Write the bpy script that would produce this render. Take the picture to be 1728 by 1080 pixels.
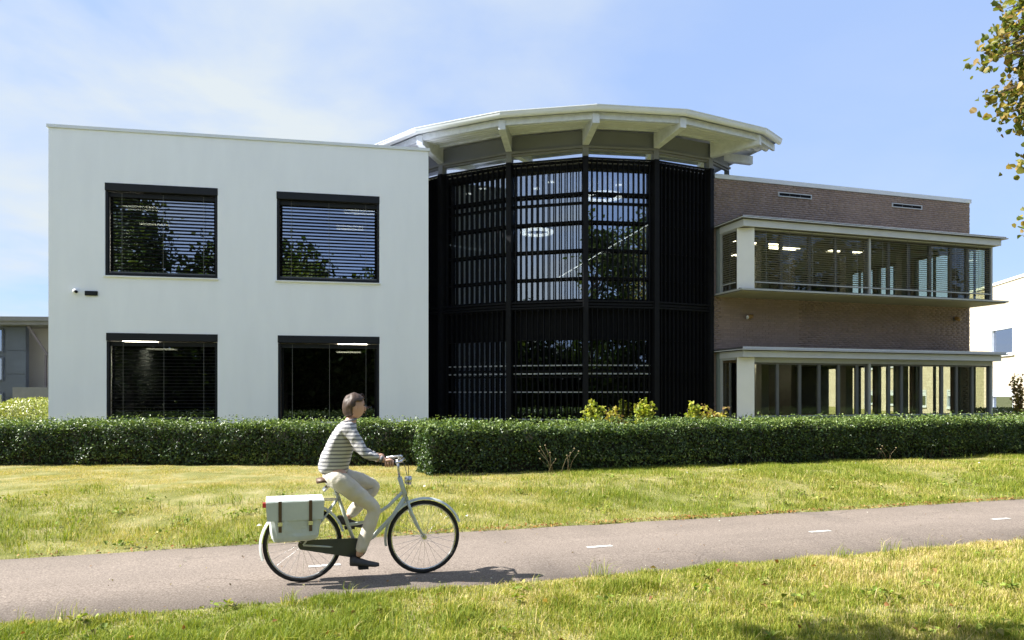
import bpy, bmesh, math, random
import numpy as np
from mathutils import Vector, Matrix

for o in list(bpy.data.objects):
    bpy.data.objects.remove(o, do_unlink=True)
S = bpy.context.scene
COL = S.collection
random.seed(7)
rng = np.random.default_rng(11)
R = math.radians

# ------------------------------------------------------------------ camera
cd = bpy.data.cameras.new('camera')
cam = bpy.data.objects.new('camera', cd)
COL.objects.link(cam)
cam.location = (0, 0, 1.74)
cam.rotation_euler = (R(90), 0, 0)
cd.sensor_width = 36.0
cd.lens = 1250 / 1728 * 36
cd.shift_y = 123 / 1728
cd.clip_start = 0.1
cd.clip_end = 3000
S.camera = cam

# ------------------------------------------------------------------ sky, sun, exposure
TO_SUN = Vector((-0.997, -0.07, 0)).normalized()
SUN_EL = R(45)
SUN_AZ = math.atan2(TO_SUN.x, TO_SUN.y)
w = bpy.data.worlds.new('World')
S.world = w
w.use_nodes = True
nt = w.node_tree
nt.nodes.clear()
def N(t, **k):
    n = nt.nodes.new(t)
    for a, b in k.items():
        setattr(n, a, b)
    return n
L = nt.links.new
sky = N('ShaderNodeTexSky', sky_type='NISHITA', sun_disc=False, sun_elevation=SUN_EL, sun_rotation=SUN_AZ,
        altitude=0, air_density=1.0, dust_density=0.3, ozone_density=3.2)
tc = N('ShaderNodeTexCoord')
sep = N('ShaderNodeSeparateXYZ'); L(tc.outputs['Generated'], sep.inputs[0])
zz = N('ShaderNodeMath', operation='ADD'); L(sep.outputs[2], zz.inputs[0]); zz.inputs[1].default_value = 0.22
zm = N('ShaderNodeMath', operation='MAXIMUM'); L(zz.outputs[0], zm.inputs[0]); zm.inputs[1].default_value = 0.05
dx = N('ShaderNodeMath', operation='DIVIDE'); L(sep.outputs[0], dx.inputs[0]); L(zm.outputs[0], dx.inputs[1])
dy = N('ShaderNodeMath', operation='DIVIDE'); L(sep.outputs[1], dy.inputs[0]); L(zm.outputs[0], dy.inputs[1])
cmb = N('ShaderNodeCombineXYZ'); L(dx.outputs[0], cmb.inputs[0]); L(dy.outputs[0], cmb.inputs[1]); cmb.inputs[2].default_value = 3.7
noi = N('ShaderNodeTexNoise'); noi.inputs['Scale'].default_value = 1.5; noi.inputs['Detail'].default_value = 9
noi.inputs['Roughness'].default_value = 0.52; noi.inputs['Distortion'].default_value = 0.25
L(cmb.outputs[0], noi.inputs['Vector'])
rmp = N('ShaderNodeValToRGB')
rmp.color_ramp.elements[0].position = 0.35; rmp.color_ramp.elements[0].color = (0.0, 0.0, 0.0, 1)
rmp.color_ramp.elements[1].position = 0.60; rmp.color_ramp.elements[1].color = (1.1, 1.1, 1.1, 1)
L(noi.outputs['Fac'], rmp.inputs[0])
# even high haze over the whole sky, soft broken cloud denser toward the sun's side
hz = N('ShaderNodeMixRGB'); hz.inputs[0].default_value = 0.86; L(sky.outputs[0], hz.inputs[1]); hz.inputs[2].default_value = (1.10, 1.50, 2.42, 1)
dt = N('ShaderNodeMath', operation='MULTIPLY_ADD'); L(sep.outputs[0], dt.inputs[0]); dt.inputs[1].default_value = -1.5; dt.inputs[2].default_value = 0.58
dtc = N('ShaderNodeClamp'); L(dt.outputs[0], dtc.inputs[0]); dtc.inputs[1].default_value = 0.16; dtc.inputs[2].default_value = 1.0
mul = N('ShaderNodeMath', operation='MULTIPLY'); L(rmp.outputs[0], mul.inputs[0]); L(dtc.outputs[0], mul.inputs[1])
mc = N('ShaderNodeClamp'); L(mul.outputs[0], mc.inputs[0])
mix = N('ShaderNodeMixRGB'); L(mc.outputs[0], mix.inputs[0]); L(hz.outputs[0], mix.inputs[1])
mix.inputs[2].default_value = (2.02, 2.22, 2.36, 1)
bg = N('ShaderNodeBackground'); bg.inputs['Strength'].default_value = 0.071
L(mix.outputs[0], bg.inputs[0])
wo = N('ShaderNodeOutputWorld'); L(bg.outputs[0], wo.inputs[0])

sl = bpy.data.lights.new('sun', 'SUN')
sl.energy = 2.45
sl.angle = R(0.53)
sl.color = (1.0, 0.965, 0.91)
sun = bpy.data.objects.new('sun', sl)
COL.objects.link(sun)
sd = Vector((TO_SUN.x * math.cos(SUN_EL), TO_SUN.y * math.cos(SUN_EL), math.sin(SUN_EL)))
sun.rotation_euler = sd.to_track_quat('Z', 'Y').to_euler()
sun.location = (-30, -3, 40)

S.view_settings.view_transform = 'Standard'
S.view_settings.look = 'None'
S.view_settings.exposure = 2.45
S.view_settings.gamma = 1.0
S.view_settings.use_curve_mapping = False

# ------------------------------------------------------------------ helpers
def tag(o, label=None, cat=None, group=None, kind=None):
    if label: o['label'] = label
    if cat: o['category'] = cat
    if group: o['group'] = group
    if kind: o['kind'] = kind
    return o

def empty(name, loc, rz=0.0):
    o = bpy.data.objects.new(name, None)
    COL.objects.link(o)
    o.location = loc
    o.rotation_euler = (0, 0, rz)
    o.empty_display_size = 0.2
    return o

def inst(name, me, parent, loc=(0, 0, 0), rot=(0, 0, 0), mat=None):
    o = bpy.data.objects.new(name, me)
    COL.objects.link(o)
    o.parent = parent
    o.location = loc
    o.rotation_euler = rot
    return o

class MB:
    def __init__(self):
        self.v = []; self.f = []; self.sm = []
    def add(self, vs, fs, smooth=False):
        b = len(self.v)
        self.v += [tuple(p) for p in vs]
        for q in fs:
            self.f.append(tuple(b + i for i in q)); self.sm.append(smooth)
        return self
    def box(self, x0, x1, y0, y1, z0, z1):
        vs = [(x0, y0, z0), (x1, y0, z0), (x1, y1, z0), (x0, y1, z0), (x0, y0, z1), (x1, y0, z1), (x1, y1, z1), (x0, y1, z1)]
        return self.add(vs, [(0, 3, 2, 1), (4, 5, 6, 7), (0, 1, 5, 4), (1, 2, 6, 5), (2, 3, 7, 6), (3, 0, 4, 7)])
    def hexa(self, b, t):
        return self.add(list(b) + list(t), [(0, 3, 2, 1), (4, 5, 6, 7), (0, 1, 5, 4), (1, 2, 6, 5), (2, 3, 7, 6), (3, 0, 4, 7)])
    def prism(self, poly, z0, z1):
        n = len(poly)
        vs = [(p[0], p[1], z0) for p in poly] + [(p[0], p[1], z1) for p in poly]
        return self.add(vs, [tuple(range(n - 1, -1, -1)), tuple(range(n, 2 * n))] + [(i, (i + 1) % n, n + (i + 1) % n, n + i) for i in range(n)])
    def bar(self, a, b, w, h, up=(0, 0, 1), w2=None, h2=None):
        a = Vector(a); b = Vector(b); d = (b - a).normalized(); up = Vector(up)
        if abs(d.dot(up)) > 0.98: up = Vector((1, 0, 0))
        s = d.cross(up).normalized(); u = s.cross(d).normalized()
        w2 = w if w2 is None else w2; h2 = h if h2 is None else h2
        q = [(-1, -1), (1, -1), (1, 1), (-1, 1)]
        A = [a + s * (i * w / 2) + u * (j * h / 2) for i, j in q]
        B = [b + s * (i * w2 / 2) + u * (j * h2 / 2) for i, j in q]
        return self.add(A + B, [(0, 1, 2, 3), (7, 6, 5, 4), (0, 4, 5, 1), (1, 5, 6, 2), (2, 6, 7, 3), (3, 7, 4, 0)])
    def tube(self, pts, rad, seg=8, caps=True, smooth=True):
        pts = [Vector(p) for p in pts]; n = len(pts)
        if not isinstance(rad, (list, tuple)): rad = [rad] * n
        vs = []; prev = None
        for i, p in enumerate(pts):
            d = (pts[min(i + 1, n - 1)] - pts[max(i - 1, 0)])
            d = d.normalized() if d.length > 1e-9 else Vector((0, 0, 1))
            if prev is None:
                r = Vector((0, 0, 1)) if abs(d.z) < 0.9 else Vector((1, 0, 0))
                s = d.cross(r).normalized()
            else:
                s = (prev - d * prev.dot(d))
                s = s.normalized() if s.length > 1e-6 else d.orthogonal().normalized()
            prev = s; u = d.cross(s)
            for k in range(seg):
                a = 2 * math.pi * k / seg
                vs.append(p + s * (math.cos(a) * rad[i]) + u * (math.sin(a) * rad[i]))
        fs = []
        for i in range(n - 1):
            for k in range(seg):
                k2 = (k + 1) % seg
                fs.append((i * seg + k, i * seg + k2, (i + 1) * seg + k2, (i + 1) * seg + k))
        self.add(vs, fs, smooth)
        if caps:
            b = len(self.v) - len(vs)
            self.f.append(tuple(b + k for k in range(seg - 1, -1, -1))); self.sm.append(False)
            self.f.append(tuple(b + (n - 1) * seg + k for k in range(seg))); self.sm.append(False)
        return self
    def ball(self, c, rx, ry=None, rz=None, seg=12, ring=8):
        ry = rx if ry is None else ry; rz = rx if rz is None else rz
        vs = [(c[0], c[1], c[2] - rz)]
        for i in range(1, ring):
            t = math.pi * i / ring - math.pi / 2
            for k in range(seg):
                a = 2 * math.pi * k / seg
                vs.append((c[0] + rx * math.cos(t) * math.cos(a), c[1] + ry * math.cos(t) * math.sin(a), c[2] + rz * math.sin(t)))
        vs.append((c[0], c[1], c[2] + rz))
        fs = []
        for k in range(seg):
            fs.append((0, 1 + (k + 1) % seg, 1 + k))
            fs.append((len(vs) - 1, 1 + (ring - 2) * seg + k, 1 + (ring - 2) * seg + (k + 1) % seg))
            for i in range(ring - 2):
                fs.append((1 + i * seg + k, 1 + i * seg + (k + 1) % seg, 1 + (i + 1) * seg + (k + 1) % seg, 1 + (i + 1) * seg + k))
        return self.add(vs, fs, True)
    def wall(self, x0, x1, y0, y1, z0, z1, openings):
        """slab in the xz plane with rectangular openings (a, b, c, d) = x0, x1, z0, z1"""
        xs = sorted({x0, x1} | {v for o in openings for v in o[:2] if x0 < v < x1})
        zs = sorted({z0, z1} | {v for o in openings for v in o[2:] if z0 < v < z1})
        X = len(xs) - 1; Z = len(zs) - 1
        def solid(i, k):
            if i < 0 or k < 0 or i >= X or k >= Z: return False
            cx = (xs[i] + xs[i + 1]) / 2; cz = (zs[k] + zs[k + 1]) / 2
            return not any(o[0] < cx < o[1] and o[2] < cz < o[3] for o in openings)
        for i in range(X):
            for k in range(Z):
                if not solid(i, k): continue
                a, b, c, d = xs[i], xs[i + 1], zs[k], zs[k + 1]
                self.add([(a, y0, c), (b, y0, c), (b, y0, d), (a, y0, d)], [(0, 1, 2, 3)])
                self.add([(a, y1, c), (b, y1, c), (b, y1, d), (a, y1, d)], [(3, 2, 1, 0)])
                if not solid(i - 1, k): self.add([(a, y0, c), (a, y1, c), (a, y1, d), (a, y0, d)], [(3, 2, 1, 0)])
                if not solid(i + 1, k): self.add([(b, y0, c), (b, y1, c), (b, y1, d), (b, y0, d)], [(0, 1, 2, 3)])
                if not solid(i, k - 1): self.add([(a, y0, c), (b, y0, c), (b, y1, c), (a, y1, c)], [(3, 2, 1, 0)])
                if not solid(i, k + 1): self.add([(a, y0, d), (b, y0, d), (b, y1, d), (a, y1, d)], [(0, 1, 2, 3)])
        return self
    def mesh(self, name):
        me = bpy.data.meshes.new(name)
        me.from_pydata(self.v, [], self.f)
        me.polygons.foreach_set('use_smooth', self.sm)
        me.update()
        return me
    def build(self, name, mat, parent=None, bevel=0.0, loc=None):
        me = self.mesh(name)
        if mat: me.materials.append(mat)
        o = bpy.data.objects.new(name, me)
        COL.objects.link(o)
        if parent: o.parent = parent
        if loc: o.location = loc
        if bevel:
            m = o.modifiers.new('bevel', 'BEVEL'); m.width = bevel; m.segments = 2; m.limit_method = 'ANGLE'
        return o

def npmesh(name, V, F, mat, parent=None, col=None, smooth=False):
    """V (n,3), F list of (array (m,k)) blocks"""
    me = bpy.data.meshes.new(name)
    V = np.asarray(V, dtype=np.float32)
    me.vertices.add(len(V)); me.vertices.foreach_set('co', V.ravel())
    loops = np.concatenate([f.ravel() for f in F]).astype(np.int32)
    tot = np.concatenate([np.full(len(f), f.shape[1], dtype=np.int32) for f in F])
    st = np.concatenate([[0], np.cumsum(tot)[:-1]]).astype(np.int32)
    me.loops.add(len(loops)); me.loops.foreach_set('vertex_index', loops)
    me.polygons.add(len(tot)); me.polygons.foreach_set('loop_start', st); me.polygons.foreach_set('loop_total', tot)
    if smooth: me.polygons.foreach_set('use_smooth', np.ones(len(tot), dtype=bool))
    me.update(calc_edges=True)
    if col is not None:
        a = me.color_attributes.new('tint', 'FLOAT_COLOR', 'POINT')
        c = np.ones((len(V), 4), dtype=np.float32); c[:, :3] = col
        a.data.foreach_set('color', c.ravel())
    if mat: me.materials.append(mat)
    o = bpy.data.objects.new(name, me)
    COL.objects.link(o)
    if parent: o.parent = parent
    return o

def vnoise(x, y, seed=0):
    x = np.asarray(x, float); y = np.asarray(y, float)
    r = np.random.default_rng(seed).random((64, 64))
    xi = np.floor(x).astype(int); yi = np.floor(y).astype(int)
    fx = x - xi; fy = y - yi
    fx = fx * fx * (3 - 2 * fx); fy = fy * fy * (3 - 2 * fy)
    a = r[xi % 64, yi % 64]; b = r[(xi + 1) % 64, yi % 64]; c = r[xi % 64, (yi + 1) % 64]; d = r[(xi + 1) % 64, (yi + 1) % 64]
    return (a * (1 - fx) + b * fx) * (1 - fy) + (c * (1 - fx) + d * fx) * fy

def fbm(x, y, seed=0, oct=3):
    s = 0; a = 0.5
    for i in range(oct):
        s = s + a * vnoise(np.asarray(x) * 2 ** i, np.asarray(y) * 2 ** i, seed + i); a *= 0.5
    return s / (1 - 0.5 ** oct)

# ------------------------------------------------------------------ materials
def mat(name, base=(0.5, 0.5, 0.5), rough=0.5, metal=0.0, var=0.0, scale=3.0, bump=0.0, bscale=40.0, spec=0.5, rvar=0.0, col2=None, stretch=None):
    m = bpy.data.materials.new(name); m.use_nodes = True
    t = m.node_tree; b = t.nodes['Principled BSDF']
    b.inputs['Base Color'].default_value = (*base, 1); b.inputs['Roughness'].default_value = rough
    b.inputs['Metallic'].default_value = metal; b.inputs['Specular IOR Level'].default_value = spec
    co = t.nodes.new('ShaderNodeTexCoord')
    vec = co.outputs['Object']
    if stretch:
        mp = t.nodes.new('ShaderNodeMapping'); mp.inputs['Scale'].default_value = stretch
        t.links.new(vec, mp.inputs[0]); vec = mp.outputs[0]
    if var or col2:
        n = t.nodes.new('ShaderNodeTexNoise'); n.inputs['Scale'].default_value = scale; n.inputs['Detail'].default_value = 6
        n.inputs['Roughness'].default_value = 0.6
        t.links.new(vec, n.inputs['Vector'])
        r = t.nodes.new('ShaderNodeValToRGB')
        r.color_ramp.elements[0].position = 0.3; r.color_ramp.elements[1].position = 0.7
        lo = [max(0, c * (1 - var)) for c in base]; hi = [min(1, c * (1 + var)) for c in (col2 or base)]
        r.color_ramp.elements[0].color = (*lo, 1); r.color_ramp.elements[1].color = (*hi, 1)
        t.links.new(n.outputs['Fac'], r.inputs[0]); t.links.new(r.outputs[0], b.inputs['Base Color'])
        if rvar:
            mr = t.nodes.new('ShaderNodeMapRange'); mr.inputs[3].default_value = max(0.02, rough - rvar); mr.inputs[4].default_value = rough + rvar
            t.links.new(n.outputs['Fac'], mr.inputs[0]); t.links.new(mr.outputs[0], b.inputs['Roughness'])
    if bump:
        n2 = t.nodes.new('ShaderNodeTexNoise'); n2.inputs['Scale'].default_value = bscale; n2.inputs['Detail'].default_value = 4
        t.links.new(vec, n2.inputs['Vector'])
        bp = t.nodes.new('ShaderNodeBump'); bp.inputs['Strength'].default_value = bump; bp.inputs['Distance'].default_value = 0.01
        t.links.new(n2.outputs['Fac'], bp.inputs['Height']); t.links.new(bp.outputs[0], b.inputs['Normal'])
    return m

def glass(name, refl=0.25, tint=(0.6, 0.66, 0.64), rough=0.0, wave=0.0, rtint=(0.66, 0.74, 0.90)):
    m = bpy.data.materials.new(name); m.use_nodes = True
    t = m.node_tree; t.nodes.clear()
    out = t.nodes.new('ShaderNodeOutputMaterial')
    tr = t.nodes.new('ShaderNodeBsdfTransparent'); tr.inputs[0].default_value = (*tint, 1)
    gl = t.nodes.new('ShaderNodeBsdfGlossy'); gl.inputs['Roughness'].default_value = rough; gl.inputs[0].default_value = (*rtint, 1)
    lw = t.nodes.new('ShaderNodeLayerWeight'); lw.inputs[0].default_value = 0.35
    mr = t.nodes.new('ShaderNodeMapRange'); mr.inputs[3].default_value = refl; mr.inputs[4].default_value = 0.95
    p = t.nodes.new('ShaderNodeMath'); p.operation = 'POWER'; p.inputs[1].default_value = 3.0
    t.links.new(lw.outputs['Facing'], p.inputs[0]); t.links.new(p.outputs[0], mr.inputs[0])
    mx = t.nodes.new('ShaderNodeMixShader')
    t.links.new(mr.outputs[0], mx.inputs[0]); t.links.new(tr.outputs[0], mx.inputs[1]); t.links.new(gl.outputs[0], mx.inputs[2])
    t.links.new(mx.outputs[0], out.inputs[0])
    if wave:
        co = t.nodes.new('ShaderNodeTexCoord'); n = t.nodes.new('ShaderNodeTexNoise'); n.inputs['Scale'].default_value = 0.9
        t.links.new(co.outputs['Object'], n.inputs['Vector'])
        bp = t.nodes.new('ShaderNodeBump'); bp.inputs['Strength'].default_value = wave; bp.inputs['Distance'].default_value = 0.05
        t.links.new(n.outputs['Fac'], bp.inputs['Height']); t.links.new(bp.outputs[0], gl.inputs['Normal'])
    return m

def emit(name, col, s):
    m = bpy.data.materials.new(name); m.use_nodes = True
    b = m.node_tree.nodes['Principled BSDF']
    b.inputs['Base Color'].default_value = (0.8, 0.8, 0.8, 1)
    b.inputs['Emission Color'].default_value = (*col, 1); b.inputs['Emission Strength'].default_value = s
    return m

def leafmat(name, transl=0.35, rough=0.45, spec=0.4, gain=1.0):
    m = bpy.data.materials.new(name); m.use_nodes = True
    t = m.node_tree; b = t.nodes['Principled BSDF']; out = t.nodes['Material Output']
    a = t.nodes.new('ShaderNodeVertexColor'); a.layer_name = 'tint'
    t.links.new(a.outputs[0], b.inputs['Base Color'])
    b.inputs['Roughness'].default_value = rough; b.inputs['Specular IOR Level'].default_value = spec
    tl = t.nodes.new('ShaderNodeBsdfTranslucent')
    g = t.nodes.new('ShaderNodeMixRGB'); g.blend_type = 'MULTIPLY'; g.inputs[0].default_value = 1.0; g.inputs[2].default_value = (1.25, 1.3, 0.55, 1)
    t.links.new(a.outputs[0], g.inputs[1]); t.links.new(g.outputs[0], tl.inputs[0])
    mx = t.nodes.new('ShaderNodeMixShader'); mx.inputs[0].default_value = transl
    t.links.new(b.outputs[0], mx.inputs[1]); t.links.new(tl.outputs[0], mx.inputs[2]); t.links.new(mx.outputs[0], out.inputs[0])
    return m

M = {}
M['stucco'] = mat('white_render', (0.86, 0.895, 0.98), 0.85, var=0.03, scale=1.3, bump=0.12, bscale=140, spec=0.3, stretch=(1.6, 1.6, 0.35))
M['coping'] = mat('light_metal_trim', (0.69, 0.73, 0.80), 0.38, 0.0, var=0.05, scale=2.0)
M['anthracite'] = mat('anthracite_metal', (0.012, 0.014, 0.019), 0.5, var=0.15, scale=3, spec=0.25)
M['black'] = mat('black_powder_coat', (0.009, 0.0095, 0.012), 0.6, var=0.2, scale=4, spec=0.12)
M['slat_dark'] = mat('dark_blind_slat', (0.012, 0.0125, 0.014), 0.45, spec=0.3)
M['slat_grey'] = mat('grey_blind_slat', (0.24, 0.24, 0.23), 0.4)
M['cord'] = mat('blind_cord', (0.22, 0.22, 0.21), 0.7)
M['glass_a'] = glass('coated_window_glass', 0.50, (0.17, 0.18, 0.17), wave=0.03)
M['glass_low'] = glass('lower_window_glass', 0.14, (0.16, 0.17, 0.16), wave=0.03)
M['glass_b'] = glass('bay_window_glass', 0.05, (0.80, 0.82, 0.74), wave=0.02)
M['glass_c'] = glass('rotunda_glass', 0.50, (0.36, 0.38, 0.37), wave=0.02, rtint=(0.60, 0.67, 0.78))
M['glass_e'] = glass('lower_rotunda_glass', 0.22, (0.30, 0.32, 0.32), wave=0.02)
M['glass_f'] = glass('clear_side_glass', 0.03, (0.90, 0.92, 0.88))
M['glass_d'] = glass('clerestory_glass', 0.75, (0.5, 0.55, 0.6), rtint=(0.85, 0.9, 1.0))
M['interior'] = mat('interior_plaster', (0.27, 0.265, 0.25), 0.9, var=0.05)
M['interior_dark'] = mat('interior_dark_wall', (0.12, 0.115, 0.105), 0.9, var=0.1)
M['carpet'] = mat('grey_carpet', (0.06, 0.06, 0.062), 0.95, var=0.1)
M['lamp'] = emit('lit_ceiling_panel', (1.0, 0.9, 0.72), 1.9)
M['lamp_white'] = emit('lit_white_lamp', (1.0, 0.98, 0.95), 2.2)
M['lamp_office'] = emit('lit_office_panel', (1.0, 0.9, 0.70), 4.0)
M['steel'] = mat('painted_steel', (0.60, 0.645, 0.73), 0.5, var=0.08, scale=6, col2=(0.66, 0.70, 0.78), bump=0.05, bscale=60)
M['deck'] = mat('corrugated_deck', (0.54, 0.575, 0.64), 0.45, var=0.08, scale=3)
M['panel_grey'] = mat('grey_soffit_panel', (0.19, 0.205, 0.245), 0.7, var=0.06, scale=1.5)
M['ring'] = mat('grey_ring_steel', (0.20, 0.205, 0.215), 0.5, var=0.1)
M['white_metal'] = mat('white_coated_metal', (0.78, 0.79, 0.80), 0.42, var=0.03, scale=2)
M['fascia'] = mat('light_grey_fascia', (0.57, 0.595, 0.64), 0.45, var=0.05, scale=1.8)
M['flashing'] = mat('dark_flashing', (0.10, 0.095, 0.09), 0.5, var=0.2, scale=5)
M['frame_grey'] = mat('grey_window_frame', (0.12, 0.125, 0.13), 0.45, var=0.1)
M['frame_light'] = mat('light_grey_frame', (0.42, 0.44, 0.45), 0.42, var=0.06)
M['panel_green'] = mat('grey_green_side_panel', (0.24, 0.29, 0.29), 0.4, var=0.06)
M['soffit'] = mat('bay_soffit', (0.30, 0.29, 0.24), 0.6, var=0.08)
M['mortar'] = mat('brick_mortar', (0.262, 0.202, 0.181), 0.95, var=0.10, scale=20, bump=0.2)
M['concrete'] = mat('concrete_base', (0.20, 0.20, 0.20), 0.85, var=0.15, scale=3, bump=0.1)
M['roofing'] = mat('flat_roof_membrane', (0.10, 0.10, 0.105), 0.9, var=0.2, scale=2)
M['cream'] = None

def brickmat(name, per_object):
    m = bpy.data.materials.new(name); m.use_nodes = True
    t = m.node_tree; b = t.nodes['Principled BSDF']
    b.inputs['Roughness'].default_value = 0.82; b.inputs['Specular IOR Level'].default_value = 0.3
    if per_object:
        oi = t.nodes.new('ShaderNodeObjectInfo'); src = oi.outputs['Random']
    else:
        g = t.nodes.new('ShaderNodeNewGeometry'); src = g.outputs['Random Per Island']
    r = t.nodes.new('ShaderNodeValToRGB'); cr = r.color_ramp
    cr.elements[0].position = 0; cr.elements[0].color = (0.285, 0.218, 0.194, 1)
    cr.elements[1].position = 1; cr.elements[1].color = (0.335, 0.258, 0.230, 1)
    e = cr.elements.new(0.5); e.color = (0.312, 0.239, 0.213, 1)
    t.links.new(src, r.inputs[0])
    co = t.nodes.new('ShaderNodeTexCoord')
    n = t.nodes.new('ShaderNodeTexNoise'); n.inputs['Scale'].default_value = 1.1; n.inputs['Detail'].default_value = 5
    t.links.new(co.outputs['Object'], n.inputs['Vector'])
    mr = t.nodes.new('ShaderNodeMapRange'); mr.inputs[1].default_value = 0.3; mr.inputs[2].default_value = 0.7; mr.inputs[3].default_value = 0.88; mr.inputs[4].default_value = 1.1
    t.links.new(n.outputs['Fac'], mr.inputs[0])
    mx = t.nodes.new('ShaderNodeMixRGB'); mx.blend_type = 'MULTIPLY'; mx.inputs[0].default_value = 1.0
    t.links.new(r.outputs[0], mx.inputs[1]); t.links.new(mr.outputs[0], mx.inputs[2]); t.links.new(mx.outputs[0], b.inputs['Base Color'])
    n2 = t.nodes.new('ShaderNodeTexNoise'); n2.inputs['Scale'].default_value = 60
    t.links.new(co.outputs['Object'], n2.inputs['Vector'])
    bp = t.nodes.new('ShaderNodeBump'); bp.inputs['Strength'].default_value = 0.3; bp.inputs['Distance'].default_value = 0.004
    t.links.new(n2.outputs['Fac'], bp.inputs['Height']); t.links.new(bp.outputs[0], b.inputs['Normal'])
    return m
M['brick'] = brickmat('brown_brick', False)
M['brick_one'] = brickmat('brown_brick_single', True)

def creambrick():
    m = bpy.data.materials.new('cream_brick'); m.use_nodes = True
    t = m.node_tree; b = t.nodes['Principled BSDF']; b.inputs['Roughness'].default_value = 0.85
    co = t.nodes.new('ShaderNodeTexCoord'); mp = t.nodes.new('ShaderNodeMapping')
    mp.inputs['Rotation'].default_value = (R(90), 0, 0)
    t.links.new(co.outputs['Object'], mp.inputs[0])
    br = t.nodes.new('ShaderNodeTexBrick')
    br.inputs['Color1'].default_value = (0.46, 0.395, 0.31, 1); br.inputs['Color2'].default_value = (0.52, 0.455, 0.365, 1)
    br.inputs['Mortar'].default_value = (0.36, 0.31, 0.25, 1)
    br.inputs['Scale'].default_value = 1.0; br.inputs['Brick Width'].default_value = 0.44; br.inputs['Row Height'].default_value = 0.2
    br.inputs['Mortar Size'].default_value = 0.012
    t.links.new(mp.outputs[0], br.inputs['Vector']); t.links.new(br.outputs[0], b.inputs['Base Color'])
    return m
M['cream'] = creambrick()

# ------------------------------------------------------------------ ground, path (u along the path, n across it)
PA = R(17.75)
UX, UY = math.cos(PA), math.sin(PA)
def uv2xy(u, n):
    return u * UX - n * UY, u * UY + n * UX
P0, P1 = 6.44, 9.00
def gz(x, y):
    x = np.asarray(x, float); y = np.asarray(y, float)
    n = -x * UY + y * UX
    t = np.clip((n - P1) / 3.4, 0, 1); t = t * t * (3 - 2 * t)
    far = 0.005 + 0.245 * t + 0.05 * (fbm(x * 0.7 + 40, y * 0.7 + 40, 5) - 0.5) * np.clip((n - P1) / 0.8, 0, 1) * np.clip((40 - n) / 10, 0, 1)
    near = 0.005 + 0.10 * (fbm(x * 0.6 + 40, y * 0.6 + 40, 9) - 0.42) * np.clip((P0 - n) / 1.0, 0, 1)
    z = np.where(n > P1, far, np.where(n < P0, near, -0.03))
    return z

def soilmat():
    m = bpy.data.materials.new('dry_lawn_soil'); m.use_nodes = True
    t = m.node_tree; b = t.nodes['Principled BSDF']; b.inputs['Roughness'].default_value = 0.95; b.inputs['Specular IOR Level'].default_value = 0.15
    co = t.nodes.new('ShaderNodeTexCoord')
    n = t.nodes.new('ShaderNodeTexNoise'); n.inputs['Scale'].default_value = 2.2; n.inputs['Detail'].default_value = 8
    t.links.new(co.outputs['Object'], n.inputs['Vector'])
    r = t.nodes.new('ShaderNodeValToRGB'); cr = r.color_ramp
    cr.elements[0].position = 0.3; cr.elements[0].color = (0.13, 0.14, 0.035, 1)
    cr.elements[1].position = 0.72; cr.elements[1].color = (0.34, 0.30, 0.15, 1)
    e = cr.elements.new(0.5); e.color = (0.22, 0.215, 0.075, 1)
    t.links.new(n.outputs['Fac'], r.inputs[0]); t.links.new(r.outputs[0], b.inputs['Base Color'])
    n2 = t.nodes.new('ShaderNodeTexNoise'); n2.inputs['Scale'].default_value = 45; n2.inputs['Detail'].default_value = 6
    t.links.new(co.outputs['Object'], n2.inputs['Vector'])
    bp = t.nodes.new('ShaderNodeBump'); bp.inputs['Strength'].default_value = 0.9; bp.inputs['Distance'].default_value = 0.03
    t.links.new(n2.outputs['Fac'], bp.inputs['Height']); t.links.new(bp.outputs[0], b.inputs['Normal'])
    return m
M['soil'] = soilmat()

us = np.concatenate([[-600, -200, -80, -40], np.arange(-24, 30.1, 0.4), [40, 60, 100, 250, 700]])
ns = np.concatenate([[-400, -120, -50, -25, -12, -6], np.arange(-3, P0 - 0.02, 0.3), [P0 - 0.02, P0 + 0.02, P1 - 0.02, P1 + 0.02], np.arange(P1 + 0.2, 20, 0.3), [24, 30, 40, 60, 100, 200, 500, 900]])
UU, NN = np.meshgrid(us, ns)
GX = UU * UX - NN * UY; GY = UU * UY + NN * UX
GV = np.stack([GX, GY, gz(GX, GY)], -1).reshape(-1, 3)
a = np.arange(len(us) * len(ns)).reshape(len(ns), len(us))
GF = np.stack([a[:-1, :-1], a[:-1, 1:], a[1:, 1:], a[1:, :-1]], -1).reshape(-1, 4)
tag(npmesh('ground', GV, [GF], M['soil'], smooth=True), kind='structure')

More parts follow.
